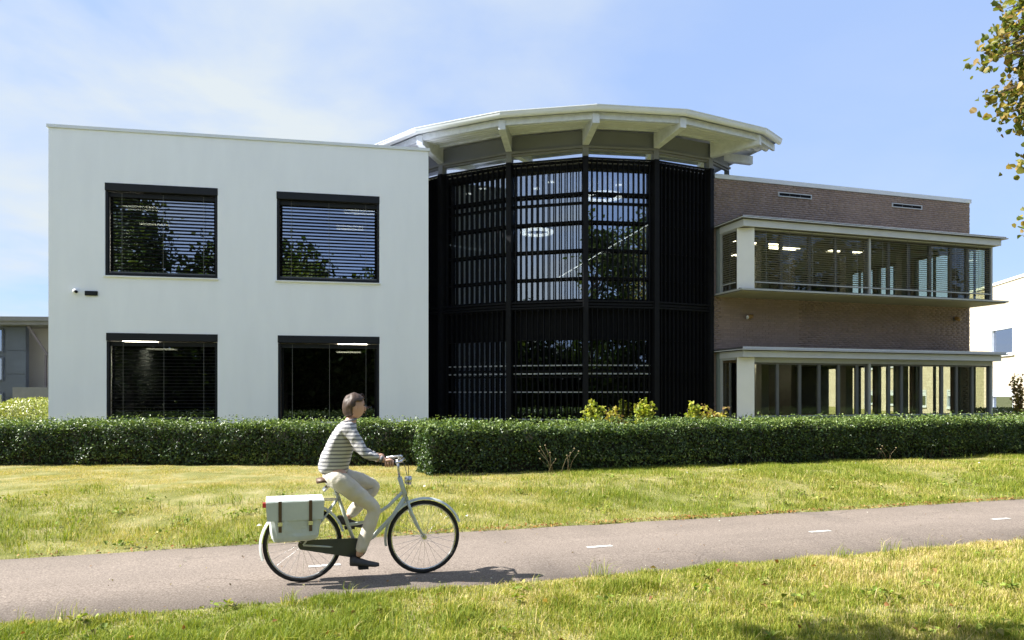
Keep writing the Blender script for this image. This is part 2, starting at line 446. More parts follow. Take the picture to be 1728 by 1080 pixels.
def asphalt():
    m = bpy.data.materials.new('worn_asphalt'); m.use_nodes = True
    t = m.node_tree; b = t.nodes['Principled BSDF']; b.inputs['Roughness'].default_value = 0.88; b.inputs['Specular IOR Level'].default_value = 0.3
    co = t.nodes.new('ShaderNodeTexCoord')
    n = t.nodes.new('ShaderNodeTexNoise'); n.inputs['Scale'].default_value = 70; n.inputs['Detail'].default_value = 3; n.inputs['Roughness'].default_value = 0.7
    t.links.new(co.outputs['Object'], n.inputs['Vector'])
    r = t.nodes.new('ShaderNodeValToRGB'); cr = r.color_ramp
    cr.elements[0].position = 0.30; cr.elements[0].color = (0.100, 0.078, 0.064, 1)
    cr.elements[1].position = 0.72; cr.elements[1].color = (0.330, 0.275, 0.228, 1)
    e = cr.elements.new(0.5); e.color = (0.200, 0.164, 0.136, 1)
    t.links.new(n.outputs['Fac'], r.inputs[0])
    n3 = t.nodes.new('ShaderNodeTexNoise'); n3.inputs['Scale'].default_value = 0.8; n3.inputs['Detail'].default_value = 5
    mp = t.nodes.new('ShaderNodeMapping'); mp.inputs['Scale'].default_value = (0.35, 1.6, 1)
    t.links.new(co.outputs['Object'], mp.inputs[0]); t.links.new(mp.outputs[0], n3.inputs['Vector'])
    mr = t.nodes.new('ShaderNodeMapRange'); mr.inputs[1].default_value = 0.3; mr.inputs[2].default_value = 0.7; mr.inputs[3].default_value = 0.88; mr.inputs[4].default_value = 1.1
    t.links.new(n3.outputs['Fac'], mr.inputs[0])
    mx = t.nodes.new('ShaderNodeMixRGB'); mx.blend_type = 'MULTIPLY'; mx.inputs[0].default_value = 1
    t.links.new(r.outputs[0], mx.inputs[1]); t.links.new(mr.outputs[0], mx.inputs[2])
    vo = t.nodes.new('ShaderNodeTexVoronoi'); vo.feature = 'DISTANCE_TO_EDGE'; vo.inputs['Scale'].default_value = 0.55
    nd = t.nodes.new('ShaderNodeTexNoise'); nd.inputs['Scale'].default_value = 3.0; nd.inputs['Detail'].default_value = 5
    ad = t.nodes.new('ShaderNodeMixRGB'); ad.blend_type = 'ADD'; ad.inputs[0].default_value = 0.35
    t.links.new(co.outputs['Object'], nd.inputs['Vector']); t.links.new(co.outputs['Object'], ad.inputs[1]); t.links.new(nd.outputs['Color'], ad.inputs[2]); t.links.new(ad.outputs[0], vo.inputs['Vector'])
    cm = t.nodes.new('ShaderNodeMapRange'); cm.inputs[1].default_value = 0.0; cm.inputs[2].default_value = 0.010; cm.inputs[3].default_value = 0.62; cm.inputs[4].default_value = 1.0
    t.links.new(vo.outputs['Distance'], cm.inputs[0])
    mk_ = t.nodes.new('ShaderNodeMapRange'); mk_.inputs[1].default_value = 0.52; mk_.inputs[2].default_value = 0.6; mk_.inputs[3].default_value = 0.0; mk_.inputs[4].default_value = 1.0
    t.links.new(n3.outputs['Fac'], mk_.inputs[0])
    m2 = t.nodes.new('ShaderNodeMixRGB'); m2.blend_type = 'MULTIPLY'
    t.links.new(mk_.outputs[0], m2.inputs[0]); t.links.new(mx.outputs[0], m2.inputs[1]); t.links.new(cm.outputs[0], m2.inputs[2]); t.links.new(m2.outputs[0], b.inputs['Base Color'])
    bp = t.nodes.new('ShaderNodeBump'); bp.inputs['Strength'].default_value = 0.6; bp.inputs['Distance'].default_value = 0.006
    t.links.new(n.outputs['Fac'], bp.inputs['Height']); t.links.new(bp.outputs[0], b.inputs['Normal'])
    return m
M['asphalt'] = asphalt()
# path sheet with slightly ragged edges, local x along the path
pu = np.concatenate([[-300, -60], np.arange(-22, 30, 0.12), [60, 300]])
e0 = P0 + (vnoise(pu * 1.7, pu * 0 + 3, 21) - 0.5) * 0.09 + (vnoise(pu * 6, pu * 0 + 3, 22) - 0.5) * 0.035
e1 = P1 + (vnoise(pu * 1.7, pu * 0 + 9, 23) - 0.5) * 0.09 + (vnoise(pu * 6, pu * 0 + 9, 24) - 0.5) * 0.035
k = len(pu)
PV = np.concatenate([np.stack([pu, e0, np.full(k, -0.05)], 1), np.stack([pu, e0, np.full(k, 0.0)], 1), np.stack([pu, np.full(k, (P0 + P1) / 2), np.full(k, 0.012)], 1), np.stack([pu, e1, np.full(k, 0.0)], 1), np.stack([pu, e1, np.full(k, -0.05)], 1)])
i = np.arange(k - 1)
PF = np.concatenate([np.stack([j * k + i, j * k + i + 1, (j + 1) * k + i + 1, (j + 1) * k + i], 1) for j in range(4)])
path = npmesh('cycle_path', PV, [PF], M['asphalt'])
path.rotation_euler = (0, 0, PA)
tag(path, kind='structure')
def paintmat():
    m = mat('worn_white_paint', (0.52, 0.505, 0.47), 0.7, var=0.2, scale=40)
    return m
M['paint'] = paintmat()
mk = MB()
nx = 14
for i in range(nx):
    x0 = -0.155 + 0.31 * i / nx; x1 = x0 + 0.31 / nx
    o0 = random.uniform(-0.006, 0.006); o1 = random.uniform(-0.006, 0.006)
    mk.add([(x0, -0.038 + o0, 0.0), (x1, -0.038 + o0, 0.0), (x1, 0.038 + o1, 0), (x0, 0.038 + o1, 0)], [(0, 1, 2, 3)])
mkm = mk.mesh('lane_dash'); mkm.materials.append(M['paint'])
for j in range(-2, 6):
    o = inst('lane_dash', mkm, path, (0.474 + 3.0 * j, 7.63, 0.0155))

# ------------------------------------------------------------------ white office block
WB = empty('white_office_block', (-11.14, 17.8, 0), R(11.3))
tag(WB, 'white rendered two storey office block with four dark framed windows', 'building')
WIN = [(1.25, 3.84, 4.60, 6.86), (5.26, 7.83, 4.60, 6.86), (1.28, 3.84, 1.0, 3.20), (5.29, 7.83, 1.0, 3.20)]
WL = 9.107
MB().wall(0, WL, 0, 0.38, 0.1, 8.12, WIN).build('front_wall', M['stucco'], WB)
MB().box(0, 0.3, 0.38, 11, 0.1, 8.12).build('side_wall', M['stucco'], WB)
MB().box(WL - 0.3, WL, 0.38, 11, 0.1, 8.12).build('side_wall', M['stucco'], WB)
MB().box(0.3, WL - 0.3, 10.7, 11, 0.1, 8.12).build('rear_wall', M['stucco'], WB)
MB().box(0.3, WL - 0.3, 0.38, 10.7, 7.55, 7.8).build('roof', M['roofing'], WB)
cp = MB()
for x0, x1 in ((-0.035, 2.93), (2.935, 5.93), (5.935, WL + 0.035)):
    cp.box(x0, x1, -0.035, 0.42, 8.125, 8.20)
cp.box(-0.035, 0.36, 0.425, 11.03, 8.125, 8.20); cp.box(WL - 0.36, WL + 0.035, 0.425, 11.03, 8.125, 8.20)
cp.build('roof_coping', M['coping'], WB)
MB().box(0.31, WL - 0.31, 0.385, 10.69, 3.75, 3.95).build('floor_slab', M['interior'], WB)
MB().box(0.31, WL - 0.31, 0.385, 10.69, 6.98, 7.02).build('ceiling', M['interior'], WB)
MB().box(0.31, WL - 0.31, 0.385, 10.69, 3.21, 3.25).build('ceiling', M['interior'], WB)
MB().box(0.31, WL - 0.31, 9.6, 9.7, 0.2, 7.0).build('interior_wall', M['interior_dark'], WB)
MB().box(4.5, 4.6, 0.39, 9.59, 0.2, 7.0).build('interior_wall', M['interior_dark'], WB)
MB().box(0.31, WL - 0.31, 0.385, 9.59, 0.12, 0.2).build('floor_slab', M['carpet'], WB)
lampm = MB().box(-0.42, 0.42, -0.30, 0.30, -0.012, 0.0).mesh('ceiling_light'); lampm.materials.append(M['lamp_office'])
lampb = MB().box(-0.62, 0.62, -0.14, 0.14, -0.012, 0.0).mesh('ceiling_light'); lampb.materials.append(M['lamp'])
for (x, y, z) in ((1.25, 2.9, 6.975), (1.05, 5.1, 6.975), (7.3, 2.3, 6.975), (7.0, 4.4, 6.975), (1.2, 3.2, 3.205), (0.8, 7.0, 3.205), (7.1, 3.2, 3.205), (6.9, 7.6, 3.205)):
    inst('ceiling_light', lampm, WB, (x, y, z))

slatm = {}
def slat_mesh(length, width, tilt, mat_):
    key = (round(length, 3), width, tilt, mat_.name)
    if key not in slatm:
        b = MB()
        c, s = math.cos(R(tilt)), math.sin(R(tilt)); t = 0.0012
        prof = [(-0.5, 0.0), (-0.25, 0.1), (0, 0.13), (0.25, 0.1), (0.5, 0.0)]
        P = [(a_ * width * c - b_ * width * s, a_ * width * s + b_ * width * c) for a_, b_ in prof]
        for (y0, z0), (y1, z1) in zip(P[:-1], P[1:]):
            b.add([(0, y0, z0), (length, y0, z0), (length, y1, z1), (0, y1, z1)], [(0, 1, 2, 3)])
        me = b.mesh('slat'); me.materials.append(mat_); slatm[key] = me
    return slatm[key]

def white_window(i, a, b, c, d, slats_from, tilt):
    f = MB()
    y0, y1 = 0.02, 0.12
    fw = 0.06
    f.box(a + 0.004, a + fw, y0, y1, c + 0.004, d - 0.20).box(b - fw, b - 0.004, y0, y1, c + 0.004, d - 0.20).box(a + fw, b - fw, y0 + 0.002, y1, c + 0.004, c + 0.075).box(a + fw, b - fw, y0 + 0.09, y1 + 0.09, d - 0.30, d - 0.20)
    win = f.build('window', M['anthracite'], WB)
    MB().box(a + fw, b - fw, 0.222, 0.232, c + 0.07, d - 0.22).build('pane', M['glass_a'] if c > 3 else M['glass_low'], win)
    g = MB(); g.box(a + fw, a + fw + 0.06, 0.20, 0.26, c + 0.07, d - 0.30).box(b - fw - 0.06, b - fw, 0.20, 0.26, c + 0.07, d - 0.30).box(a + fw + 0.06, b - fw - 0.06, 0.2, 0.26, c + 0.075, c + 0.13)
    g.build('sash', M['black'], win)
    MB().box(a - 0.004, b + 0.004, -0.012, 0.2, d - 0.178, d + 0.004).build('blind_box', M['anthracite'], win, 0.004)
    MB().box(a - 0.03, b + 0.03, -0.05, 0.1, c - 0.035, c + 0.002).build('sill', M['white_metal'], win, 0.004)
    me = slat_mesh(b - a - 0.14, 0.078, tilt, M['slat_dark'])
    z = d - 0.30
    zb = c + 0.12
    while z > zb + 0.05:
        if z < slats_from:
            inst('slat', me, win, (a + 0.07, 0.155, z), (random.uniform(-0.02, 0.02), random.uniform(-0.0006, 0.0006), 0))
        z -= 0.0845
    if slats_from > d - 0.3:
        MB().box(a + 0.07, b - 0.07, 0.12, 0.19, c + 0.095, c + 0.125).build('bottom_rail', M['frame_grey'], win)
    else:
        MB().box(a + 0.07, b - 0.07, 0.12, 0.19, slats_from - 0.0, slats_from + 0.03).build('bottom_rail', M['frame_grey'], win)
    for q in (0.135, 0.5, 0.865):
        x = a + (b - a) * q
        MB().box(x - 0.003, x + 0.003, 0.107, 0.110, c + 0.11, d - 0.2).build('blind_cord', M['cord'], win)
white_window(0, *WIN[0], 99, -14)
white_window(1, *WIN[1], 99, -14)
white_window(2, *WIN[2], 99, 6)
white_window(3, *WIN[3], 0.5, 0)

# security camera and vent plate on the white wall
sc = empty('security_camera', (-11.14 + 0.60 * math.cos(R(11.3)), 17.8 + 0.60 * math.sin(R(11.3)), 4.2), R(11.3))
tag(sc, 'small white dome security camera on the white wall', 'camera')
MB().tube([(0, -0.002, 0), (0, -0.05, 0)], [0.062, 0.055], 16).build('mount', M['white_metal'], sc)
MB().ball((0.015, -0.085, -0.01), 0.058, seg=16, ring=10).build('dome', M['white_metal'], sc)
MB().tube([(0.04, -0.118, -0.022), (0.062, -0.142, -0.032)], [0.036, 0.034], 14).build('lens', M['black'], sc)
vp = empty('wall_plate', (-11.14 + 0.95 * math.cos(R(11.3)), 17.8 + 0.95 * math.sin(R(11.3)), 4.155), R(11.3))
tag(vp, 'small black rectangular fitting beside the white wall camera', 'fitting')
MB().box(-0.14, 0.14, -0.045, -0.002, -0.055, 0.055).build('housing', M['black'], vp, 0.006)
MB().box(-0.12, 0.12, -0.05, -0.0455, -0.04, 0.04).build('cover', M['anthracite'], vp)

# ------------------------------------------------------------------ glass rotunda
RO = empty('glass_rotunda', (0, 0, 0))
tag(RO, 'round glazed tower with black vertical fins under a pale polygonal canopy', 'building')
ZT, ZR = 8.12, 4.15                     # top of screen, storey ring
DC = (1.90, 26.73); DR = 6.566
def dpt(k): 
    t = 0.003 + k * R(18)
    return Vector((DC[0] + DR * math.sin(t), DC[1] - DR * math.cos(t)))
D = {k: dpt(k) for k in range(-10, 11)}
D[-2] = Vector((-2.05, 21.72)); D[-1] = Vector((-0.07, 20.65)); D[0] = Vector((1.99, 20.08)); D[1] = Vector((3.94, 20.36)); D[2] = Vector((5.64, 21.17))
def cpt(k, r=7.925):
    t = -0.008 + k * R(18)
    return Vector((2.172 + r * math.sin(t), 26.631 - r * math.cos(t)))
C = {k: cpt(k) for k in range(-10, 11)}
C[-2] = Vector((-2.58, 20.30)); C[-1] = Vector((-0.28, 19.12)); C[0] = Vector((2.13, 18.65)); C[1] = Vector((4.43, 18.98)); C[2] = Vector((6.88, 20.32))
CEND = Vector((7.61, 21.17)); CEND2 = Vector((7.2, 22.3))
ctr = Vector(DC)
def toward(p, q, d):
    v = q - p
    return p + v.normalized() * d
def off(p, d):           # move outward from the centre
    return p + (p - ctr).normalized() * d
def v3(p, z): return Vector((p.x, p.y, z))

# floors, ceiling, core
poly_in = [off(D[k], -0.25) for k in range(-10, 10)]
pr = [(p.x, p.y) for p in poly_in]
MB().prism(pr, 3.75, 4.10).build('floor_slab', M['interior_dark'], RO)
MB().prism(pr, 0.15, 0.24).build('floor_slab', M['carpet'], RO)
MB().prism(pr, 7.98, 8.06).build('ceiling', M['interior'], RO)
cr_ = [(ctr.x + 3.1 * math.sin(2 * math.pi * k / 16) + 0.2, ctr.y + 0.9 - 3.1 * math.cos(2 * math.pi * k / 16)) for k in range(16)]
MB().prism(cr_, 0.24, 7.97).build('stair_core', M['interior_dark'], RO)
bw = MB()
for k in list(range(3, 10)) + list(range(-10, -3)):
    p, q = D[k], D[k + 1] if k < 10 else D[-10]
    bw.hexa([v3(p, 0.1), v3(q, 0.1), v3(off(q, -0.2), 0.1), v3(off(p, -0.2), 0.1)], [v3(p, 7.9), v3(q, 7.9), v3(off(q, -0.2), 7.9), v3(off(p, -0.2), 7.9)])
bw.build('rear_wall', M['interior'], RO)

FAC = [-3, -2, -1, 0, 1]
TR_UP = [7.93, 7.20, 6.42, 5.65, 4.88]
finm = {}
for k in FAC:
    p, q = D[k], D[k + 1]
    e = (q - p); ln = e.length; e.normalize(); nrm = Vector((e.y, -e.x))
    ang = math.atan2(e.y, e.x)
    # glazing line 0.26 m behind the screen
    gp, gq = p - nrm * 0.26, q - nrm * 0.26
    if k in (-3, 1):
        for (z0, z1) in ((4.25, 7.95), (0.45, 3.25)):
            xq = gq + e * (0.7 if k == 1 else 0)
            MB().hexa([v3(gp, z0), v3(xq, z0), v3(xq - nrm * 0.05, z0), v3(gp - nrm * 0.05, z0)], [v3(gp, z1), v3(xq, z1), v3(xq - nrm * 0.05, z1), v3(gp - nrm * 0.05, z1)]).build('spandrel_panel', M['black'], RO)
    for (z0, z1, nm) in (((4.25, 7.95, 'upper'), (0.45, 3.25, 'lower')) if k not in (-3, 1) else ()):
        g = MB().hexa([v3(gp, z0), v3(gq, z0), v3(gq - nrm * 0.012, z0), v3(gp - nrm * 0.012, z0)], [v3(gp, z1), v3(gq, z1), v3(gq - nrm * 0.012, z1), v3(gp - nrm * 0.012, z1)])
        g.build('pane', M['glass_c'] if nm == 'upper' else M['glass_e'], RO)
    ge = (gq - gp).normalized()
    for z in (7.90, 6.96, 4.30, 3.22, 2.35, 2.18, 0.48):
        a_ = gp + nrm * 0.03 + ge * 0.05; b_ = gq + nrm * 0.03 - ge * 0.05
        MB().bar(v3(a_, z), v3(b_, z), 0.10, 0.05).build('transom', M['black'], RO)
    for z, hh in (((2.50, 0.03), (2.27, 0.035), (1.76, 0.03), (1.0, 0.03)) if k not in (-3, 1) else ()):
        a_ = gp + nrm * 0.05 + ge * 0.05; b_ = gq + nrm * 0.05 - ge * 0.05
        MB().bar(v3(a_, z), v3(b_, z), 0.12, hh).build('transom_sill', M['coping'], RO)
    sp = MB().hexa([v3(gp + nrm * 0.02, 3.25), v3(gq + nrm * 0.02, 3.25), v3(gq - nrm * 0.1, 3.25), v3(gp - nrm * 0.1, 3.25)], [v3(gp + nrm * 0.02, 4.25), v3(gq + nrm * 0.02, 4.25), v3(gq - nrm * 0.1, 4.25), v3(gp - nrm * 0.1, 4.25)])
    sp.build('spandrel_panel', M['black'], RO)
    for (z0, z1) in ((ZR + 0.06, ZT), (0.35, ZR - 0.06)):
        a_ = toward(p, q, 0.06); b_ = toward(q, p, 0.06)
        panel = MB().bar(v3(a_ + nrm * 0.06, z1 - 0.02), v3(b_ + nrm * 0.06, z1 - 0.02), 0.03, 0.04).build('screen_panel', M['black'], RO)
        zs = [z1 - 0.04, z0 + 0.04] + (TR_UP if z0 > 3 else [])
        for z in zs:
            MB().bar(v3(a_ - nrm * 0.13, z), v3(b_ - nrm * 0.13, z), 0.07, 0.06 if z != 7.93 else 0.11).build('rail', M['black'], panel)
        MB().bar(v3(a_ + nrm * 0.06, z0 + 0.02), v3(b_ + nrm * 0.06, z0 + 0.02), 0.03, 0.04).build('rail', M['black'], panel)
        key = (round(z1 - z0, 3))
        if key not in finm:
            fm = MB().box(-0.0075, 0.0075, -0.05, 0.065, 0.045, z1 - z0 - 0.045).mesh('fin'); fm.materials.append(M['black']); finm[key] = fm
        nf = 12
        for j in range(nf):
            pt = p + e * (0.10 + (ln - 0.20) * (j + 0.5) / nf)
            inst('fin', finm[key], panel, (pt.x, pt.y, z0), (0, 0, ang))
for k in range(-3, 3):
    p = D[k]; o_ = off(p, -0.02); t = 0.003 + k * R(18)
    po = MB(); r_ = (p - ctr).normalized(); tt = Vector((-r_.y, r_.x))
    def rect(c, w_, d_): return [c - tt * w_ - r_ * d_, c + tt * w_ - r_ * d_, c + tt * w_ + r_ * d_, c - tt * w_ + r_ * d_]
    q4 = rect(o_, 0.07, 0.13)
    po.hexa([v3(x, 0.1) for x in q4], [v3(x, ZT + 0.01) for x in q4])
    po.build('corner_post', M['black'], RO)
    q4 = rect(off(p, -0.01), 0.08, 0.08)
    MB().hexa([v3(x, ZT + 0.013) for x in q4], [v3(x, 8.42) for x in q4]).build('column_head', M['ring'], RO)
rb = MB()
for k in FAC:
    rb.bar(v3(D[k], ZR), v3(D[k + 1], ZR), 0.08, 0.06)
rb.build('storey_ring', M['black'], RO)
MB().prism([(off(D[k], -0.05).x, off(D[k], -0.05).y) for k in range(-10, 10)], 0.0, 0.34).build('plinth', M['concrete'], RO)
# clerestory
for k in FAC:
    p, q = off(D[k], -0.04), off(D[k + 1], -0.04)
    MB().bar(v3(p, 8.225), v3(q, 8.225), 0.012, 0.20).build('clerestory_pane', M['glass_d'], RO)
# canopy
CA = MB()
Cr = {k: C[k] for k in range(-10, 3)}
order = list(range(-10, 3))
roof_pts = [C[k] for k in order] + [CEND, CEND2, Vector((6.6, 24.2)), Vector((6.2, 27.0)), D[8]]
top = MB()
apex = Vector((ctr.x, ctr.y, 9.55))
ring = [v3(p, 8.97) for p in roof_pts]
nn = len(ring)
vs = ring + [apex] + [v3(p, 8.90) for p in roof_pts]
top.add(vs, [(i, (i + 1) % nn, nn) for i in range(nn)] + [(i, nn + 1 + i, nn + 1 + (i + 1) % nn, (i + 1) % nn) for i in range(nn)])
CAN = top.build('canopy', M['coping'], RO)
segs = [(C[k], C[k + 1], D[k], D[k + 1]) for k in range(-4, 2)] + [(C[2], CEND, D[2], (D[2] + D[3]) / 2)]
def lerp(a, b, t): return a + (b - a) * t
for (a_, b_, da, db) in segs:
    cen = (a_ + b_) / 2
    # half round gutter
    gt = MB(); e = (b_ - a_).normalized(); nr = Vector((e.y, -e.x)); nv = 9
    vs = []
    for P_ in (a_, b_):
        rr = (P_ - ctr).normalized(); rr = rr / max(0.3, rr.dot(nr))
        for j in range(nv):
            t = math.pi * j / (nv - 1)
            vs.append(v3(P_ + rr * (-0.085 * math.cos(t) + 0.03), 8.955 - 0.135 * math.sin(t)))
    fs = [(j, nv + j, nv + j + 1, j + 1) for j in range(nv - 1)]
    gt.add(vs, fs, True)
    gt.bar(v3(off(a_, 0.118), 8.962), v3(off(b_, 0.118), 8.962), 0.02, 0.02)
    gt.build('gutter', M['coping'], CAN)
    # edge beam
    ia, ib = off(a_, -0.14), off(b_, -0.14)
    MB().bar(v3(ia, 8.77), v3(ib, 8.77), 0.07, 0.17).build('edge_beam', M['steel'], CAN)
    # corrugated deck, ribs parallel to the edge
    dk = MB(); nr_ = 5; prev = None
    ja, jb = off(da, 0.06), off(db, 0.06)
    for j in range(nr_ * 4 + 1):
        t = j / (nr_ * 4)
        zz_ = lerp(8.70, 8.94, t) + (0.034 if (j % 4) in (1, 2) else -0.034)
        pa, pb = lerp(ia, ja, t), lerp(ib, jb, t)
        cur = (v3(pa, zz_), v3(pb, zz_))
        if prev: dk.add([prev[0], prev[1], cur[1], cur[0]], [(0, 1, 2, 3)])
        prev = cur
    dk.build('roof_deck', M['deck'], CAN)
    # inner beam, dark wall panel and ring beam over the screen
    ka, kb = off(da, 0.03), off(db, 0.03)
    MB().bar(v3(off(da, 0.32), 8.855), v3(off(db, 0.32), 8.855), 0.06, 0.10).build('inner_beam', M['steel'], CAN)
    wa, wb = off(da, -0.01), off(db, -0.01)
    MB().bar(v3(wa, 8.65), v3(wb, 8.65), 0.03, 0.42).build('wall_panel', M['panel_grey'], CAN)
    MB().bar(v3(ka, 8.405), v3(kb, 8.405), 0.10, 0.06).build('ring_beam', M['ring'], CAN)
    MB().bar(v3(off(da, -0.02), 8.345), v3(off(db, -0.02), 8.345), 0.09, 0.04).build('head_rail', M['ring'], CAN)
ends = {k: C[k] for k in range(-4, 3)}
ends[3] = CEND2
bolt = MB().tube([(0, 0, 0), (0.0, 0, 0.02)], 0.013, 8).mesh('bolt'); bolt.materials.append(M['coping'])
for k in range(-4, 3):
    inn = off(D[k], 0.06); out = off(ends[k], -0.07)
    d_ = (out - inn).normalized(); s_ = Vector((d_.y, -d_.x)) * 0.09
    P = [(inn, 8.44, 8.92), (lerp(inn, out, 0.18), 8.46, 8.90), (lerp(inn, out, 0.3), 8.475, 8.875), (out, 8.56, 8.82)]
    r = MB(); vs = []
    for (pp, zb, zt) in P:
        vs += [v3(pp - s_, zb), v3(pp + s_, zb), v3(pp + s_, zt), v3(pp - s_, zt)]
    fs = [(0, 1, 2, 3), (15, 14, 13, 12)]
    for j in range(3):
        b_ = 4 * j
        for m_ in range(4):
            fs.append((b_ + m_, b_ + 4 + m_, b_ + 4 + (m_ + 1) % 4, b_ + (m_ + 1) % 4))
    r.add(vs, fs)
    ro = r.build('rafter', M['steel'], CAN, 0.008)
    if k <= 2:
        for sx in (-0.05, 0.05):
            for z in (8.745, 8.80):
                pt = off(ends[k], -0.10) + Vector((d_.y, -d_.x)) * sx
                b_ = inst('bolt', bolt, CAN, (pt.x, pt.y, z), (R(90), 0, math.atan2(d_.y, d_.x) + R(90)))
MB().bar((5.95, 21.80, 8.70), (7.18, 22.22, 8.70), 0.16, 0.24).build('rafter', M['steel'], CAN, 0.008)
MB().bar((6.42, 22.15, 8.06), (6.42, 22.15, 8.57), 0.12, 0.12).build('column_head', M['ring'], RO)
# lights and stair inside the rotunda
dlm = MB().tube([(0, 0, 0), (0, 0, -0.012)], 0.10, 16).mesh('downlight'); dlm.materials.append(M['lamp_white'])
for (x, y) in ((-0.9, 22.6), (-1.35, 23.2), (1.15, 21.9), (0.75, 22.6), (3.2, 22.2), (-2.2, 24), (1.6, 23.2), (4.6, 22.9)):
    inst('downlight', dlm, RO, (x, y, 7.978))
for (x, y, z, r_) in ((0.75, 22.35, 6.55, 0.5), (2.75, 22.3, 7.62, 0.55)):
    rl = MB(); ns_ = 28; vs = []
    for j in range(ns_):
        t = 2 * math.pi * j / ns_
        for (rr, dz) in ((r_, 0), (r_, 0.07), (r_ - 0.12, 0.07), (r_ - 0.12, 0)):
            vs.append((x + rr * math.cos(t), y + rr * math.sin(t), z + dz))
    fs = [(4 * j + m_, 4 * ((j + 1) % ns_) + m_, 4 * ((j + 1) % ns_) + (m_ + 1) % 4, 4 * j + (m_ + 1) % 4) for j in range(ns_) for m_ in range(4)]
    rl.add(vs, fs); rl.build('ring_lamp', M['lamp_white'], RO)
stw = MB().hexa([Vector((1.35, 22.5, 4.12)), Vector((4.4, 22.9, 4.12)), Vector((4.4, 23.0, 4.12)), Vector((1.35, 22.6, 4.12))], [Vector((1.35, 22.5, 5.15)), Vector((4.4, 22.9, 7.0)), Vector((4.4, 23.0, 7.0)), Vector((1.35, 22.6, 5.15))])
stw.build('stair_wall', M['interior'], RO)
MB().bar((1.35, 22.46, 5.2), (4.4, 22.86, 7.05), 0.03, 0.03).build('lit_handrail', M['lamp_white'], RO)

# ------------------------------------------------------------------ brick wing
BW = empty('brick_office_wing', (5.85, 21.28, 0), R(17.4))
tag(BW, 'brown brick office wing with two long projecting bay windows', 'building')
BL = 9.476
OPU = (0.5, 9.0, 4.72, 6.22); OPL = (0.5, 9.0, 1.08, 2.60)
FW = MB().wall(-0.16, BL, 0, 0.3, 0.1, 7.90, [OPU, OPL]).build('front_wall', M['mortar'], BW)
# every brick proud of the recessed mortar face
bl_, bh, st, co = 0.205, 0.0515, 0.2155, 0.0625
ind = []; rest = []
nc = int((7.9 - 0.15) / co)
for c in range(nc):
    z = 0.15 + c * co
    x = -0.155 + (0.0 if c % 2 else -st / 2) - random.choice([0, 0, 0, 0.055])
    while x < BL - 0.03:
        x1 = min(x + bl_, BL - 0.001)
        if x < -0.155:
            if x1 > -0.11: rest.append((-0.155, x1, z))
            x += st; continue
        hid = (x1 > 0.02 and x < 9.2 and ((4.58 < z < 6.42) or z < 2.78))
        if not hid and x1 - x > 0.05:
            vis = x > 0.0 and abs(x1 - x - bl_) < 1e-6 and x < 3.3 and 2.98 < z < 4.45
            (ind if vis else rest).append((x, x1, z))
        x += st
ind.sort(key=lambda b: b[0])
rest += ind[300:]; ind = ind[:300]
bk = MB().box(0, bl_, -0.010, 0.004, 0, bh).mesh('brick'); bk.materials.append(M['brick_one'])
for (x, x1, z) in ind:
    inst('brick', bk, FW, (x, random.uniform(-0.002, 0.0015), z))
V = []; F = []
for i, (x, x1, z) in enumerate(rest):
    y = -0.010 + random.uniform(-0.0025, 0.002); b = len(V)
    V += [(x, y, z), (x1, y, z), (x1, y, z + bh), (x, y, z + bh), (x, 0.003, z), (x1, 0.003, z), (x1, 0.003, z + bh), (x, 0.003, z + bh)]
    F += [(b, b + 1, b + 2, b + 3), (b + 3, b + 2, b + 6, b + 7), (b, b + 4, b + 5, b + 1), (b, b + 3, b + 7, b + 4), (b + 1, b + 5, b + 6, b + 2)]
br = npmesh('brick_courses', V, [np.array(F)], M['brick'], FW)
br['kind'] = 'stuff'
SWO = [(0.4, 2.0, 4.6, 6.42), (2.12, 3.7, 4.6, 6.42), (3.82, 5.4, 4.6, 6.42), (0.4, 2.0, 0.7, 2.76), (2.12, 3.7, 0.7, 2.76), (3.82, 5.4, 0.7, 2.76), (5.52, 7.2, 0.7, 2.76)]
sw = MB().wall(0.3, 8.7, -0.3, 0, 0.1, 7.9, SWO)
sw.v = [(BL + y, x, z) for (x, y, z) in sw.v]
sw.f = [tuple(reversed(f)) for f in sw.f]
SWo = sw.build('side_wall', M['mortar'], BW)
sf = MB()
for (a, b, c, d) in SWO:
    for x in (a + 0.03, (a + b) / 2, b - 0.03): sf.box(BL - 0.2, BL - 0.12, x - 0.03, x + 0.03, c, d)
    for z in (c + 0.03, d - 0.03): sf.box(BL - 0.198, BL - 0.122, a, b, z - 0.03, z + 0.03)
sf.build('side_window_frame', M['frame_grey'], BW)
for (a, b, c, d) in SWO:
    MB().box(BL - 0.165, BL - 0.155, a, b, c, d).build('side_pane', M['glass_f'], BW)
MB().box(-1.1, BL - 0.3, 8.4, 8.7, 0.1, 7.9).build('rear_wall', M['mortar'], BW)
MB().box(-1.1, BL - 0.3, 0.3, 8.4, 7.3, 7.55).build('roof', M['roofing'], BW)
MB().box(-1.0, BL - 0.31, 0.31, 8.39, 3.3, 4.42).build('floor_slab', M['interior'], BW)
MB().box(-1.0, BL - 0.31, 0.31, 8.39, 6.45, 6.5).build('ceiling', M['interior'], BW)
MB().box(-1.0, BL - 0.31, 0.31, 8.39, 2.8, 2.85).build('ceiling', M['interior'], BW)
MB().box(-1.0, BL - 0.31, 0.31, 8.39, 0.2, 0.45).build('floor_slab', M['carpet'], BW)
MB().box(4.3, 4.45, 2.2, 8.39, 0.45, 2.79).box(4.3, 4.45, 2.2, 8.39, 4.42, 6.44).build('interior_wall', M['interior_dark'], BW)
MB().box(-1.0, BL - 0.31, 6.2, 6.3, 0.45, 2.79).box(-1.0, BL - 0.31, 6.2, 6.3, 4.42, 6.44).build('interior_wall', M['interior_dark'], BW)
icol = MB()
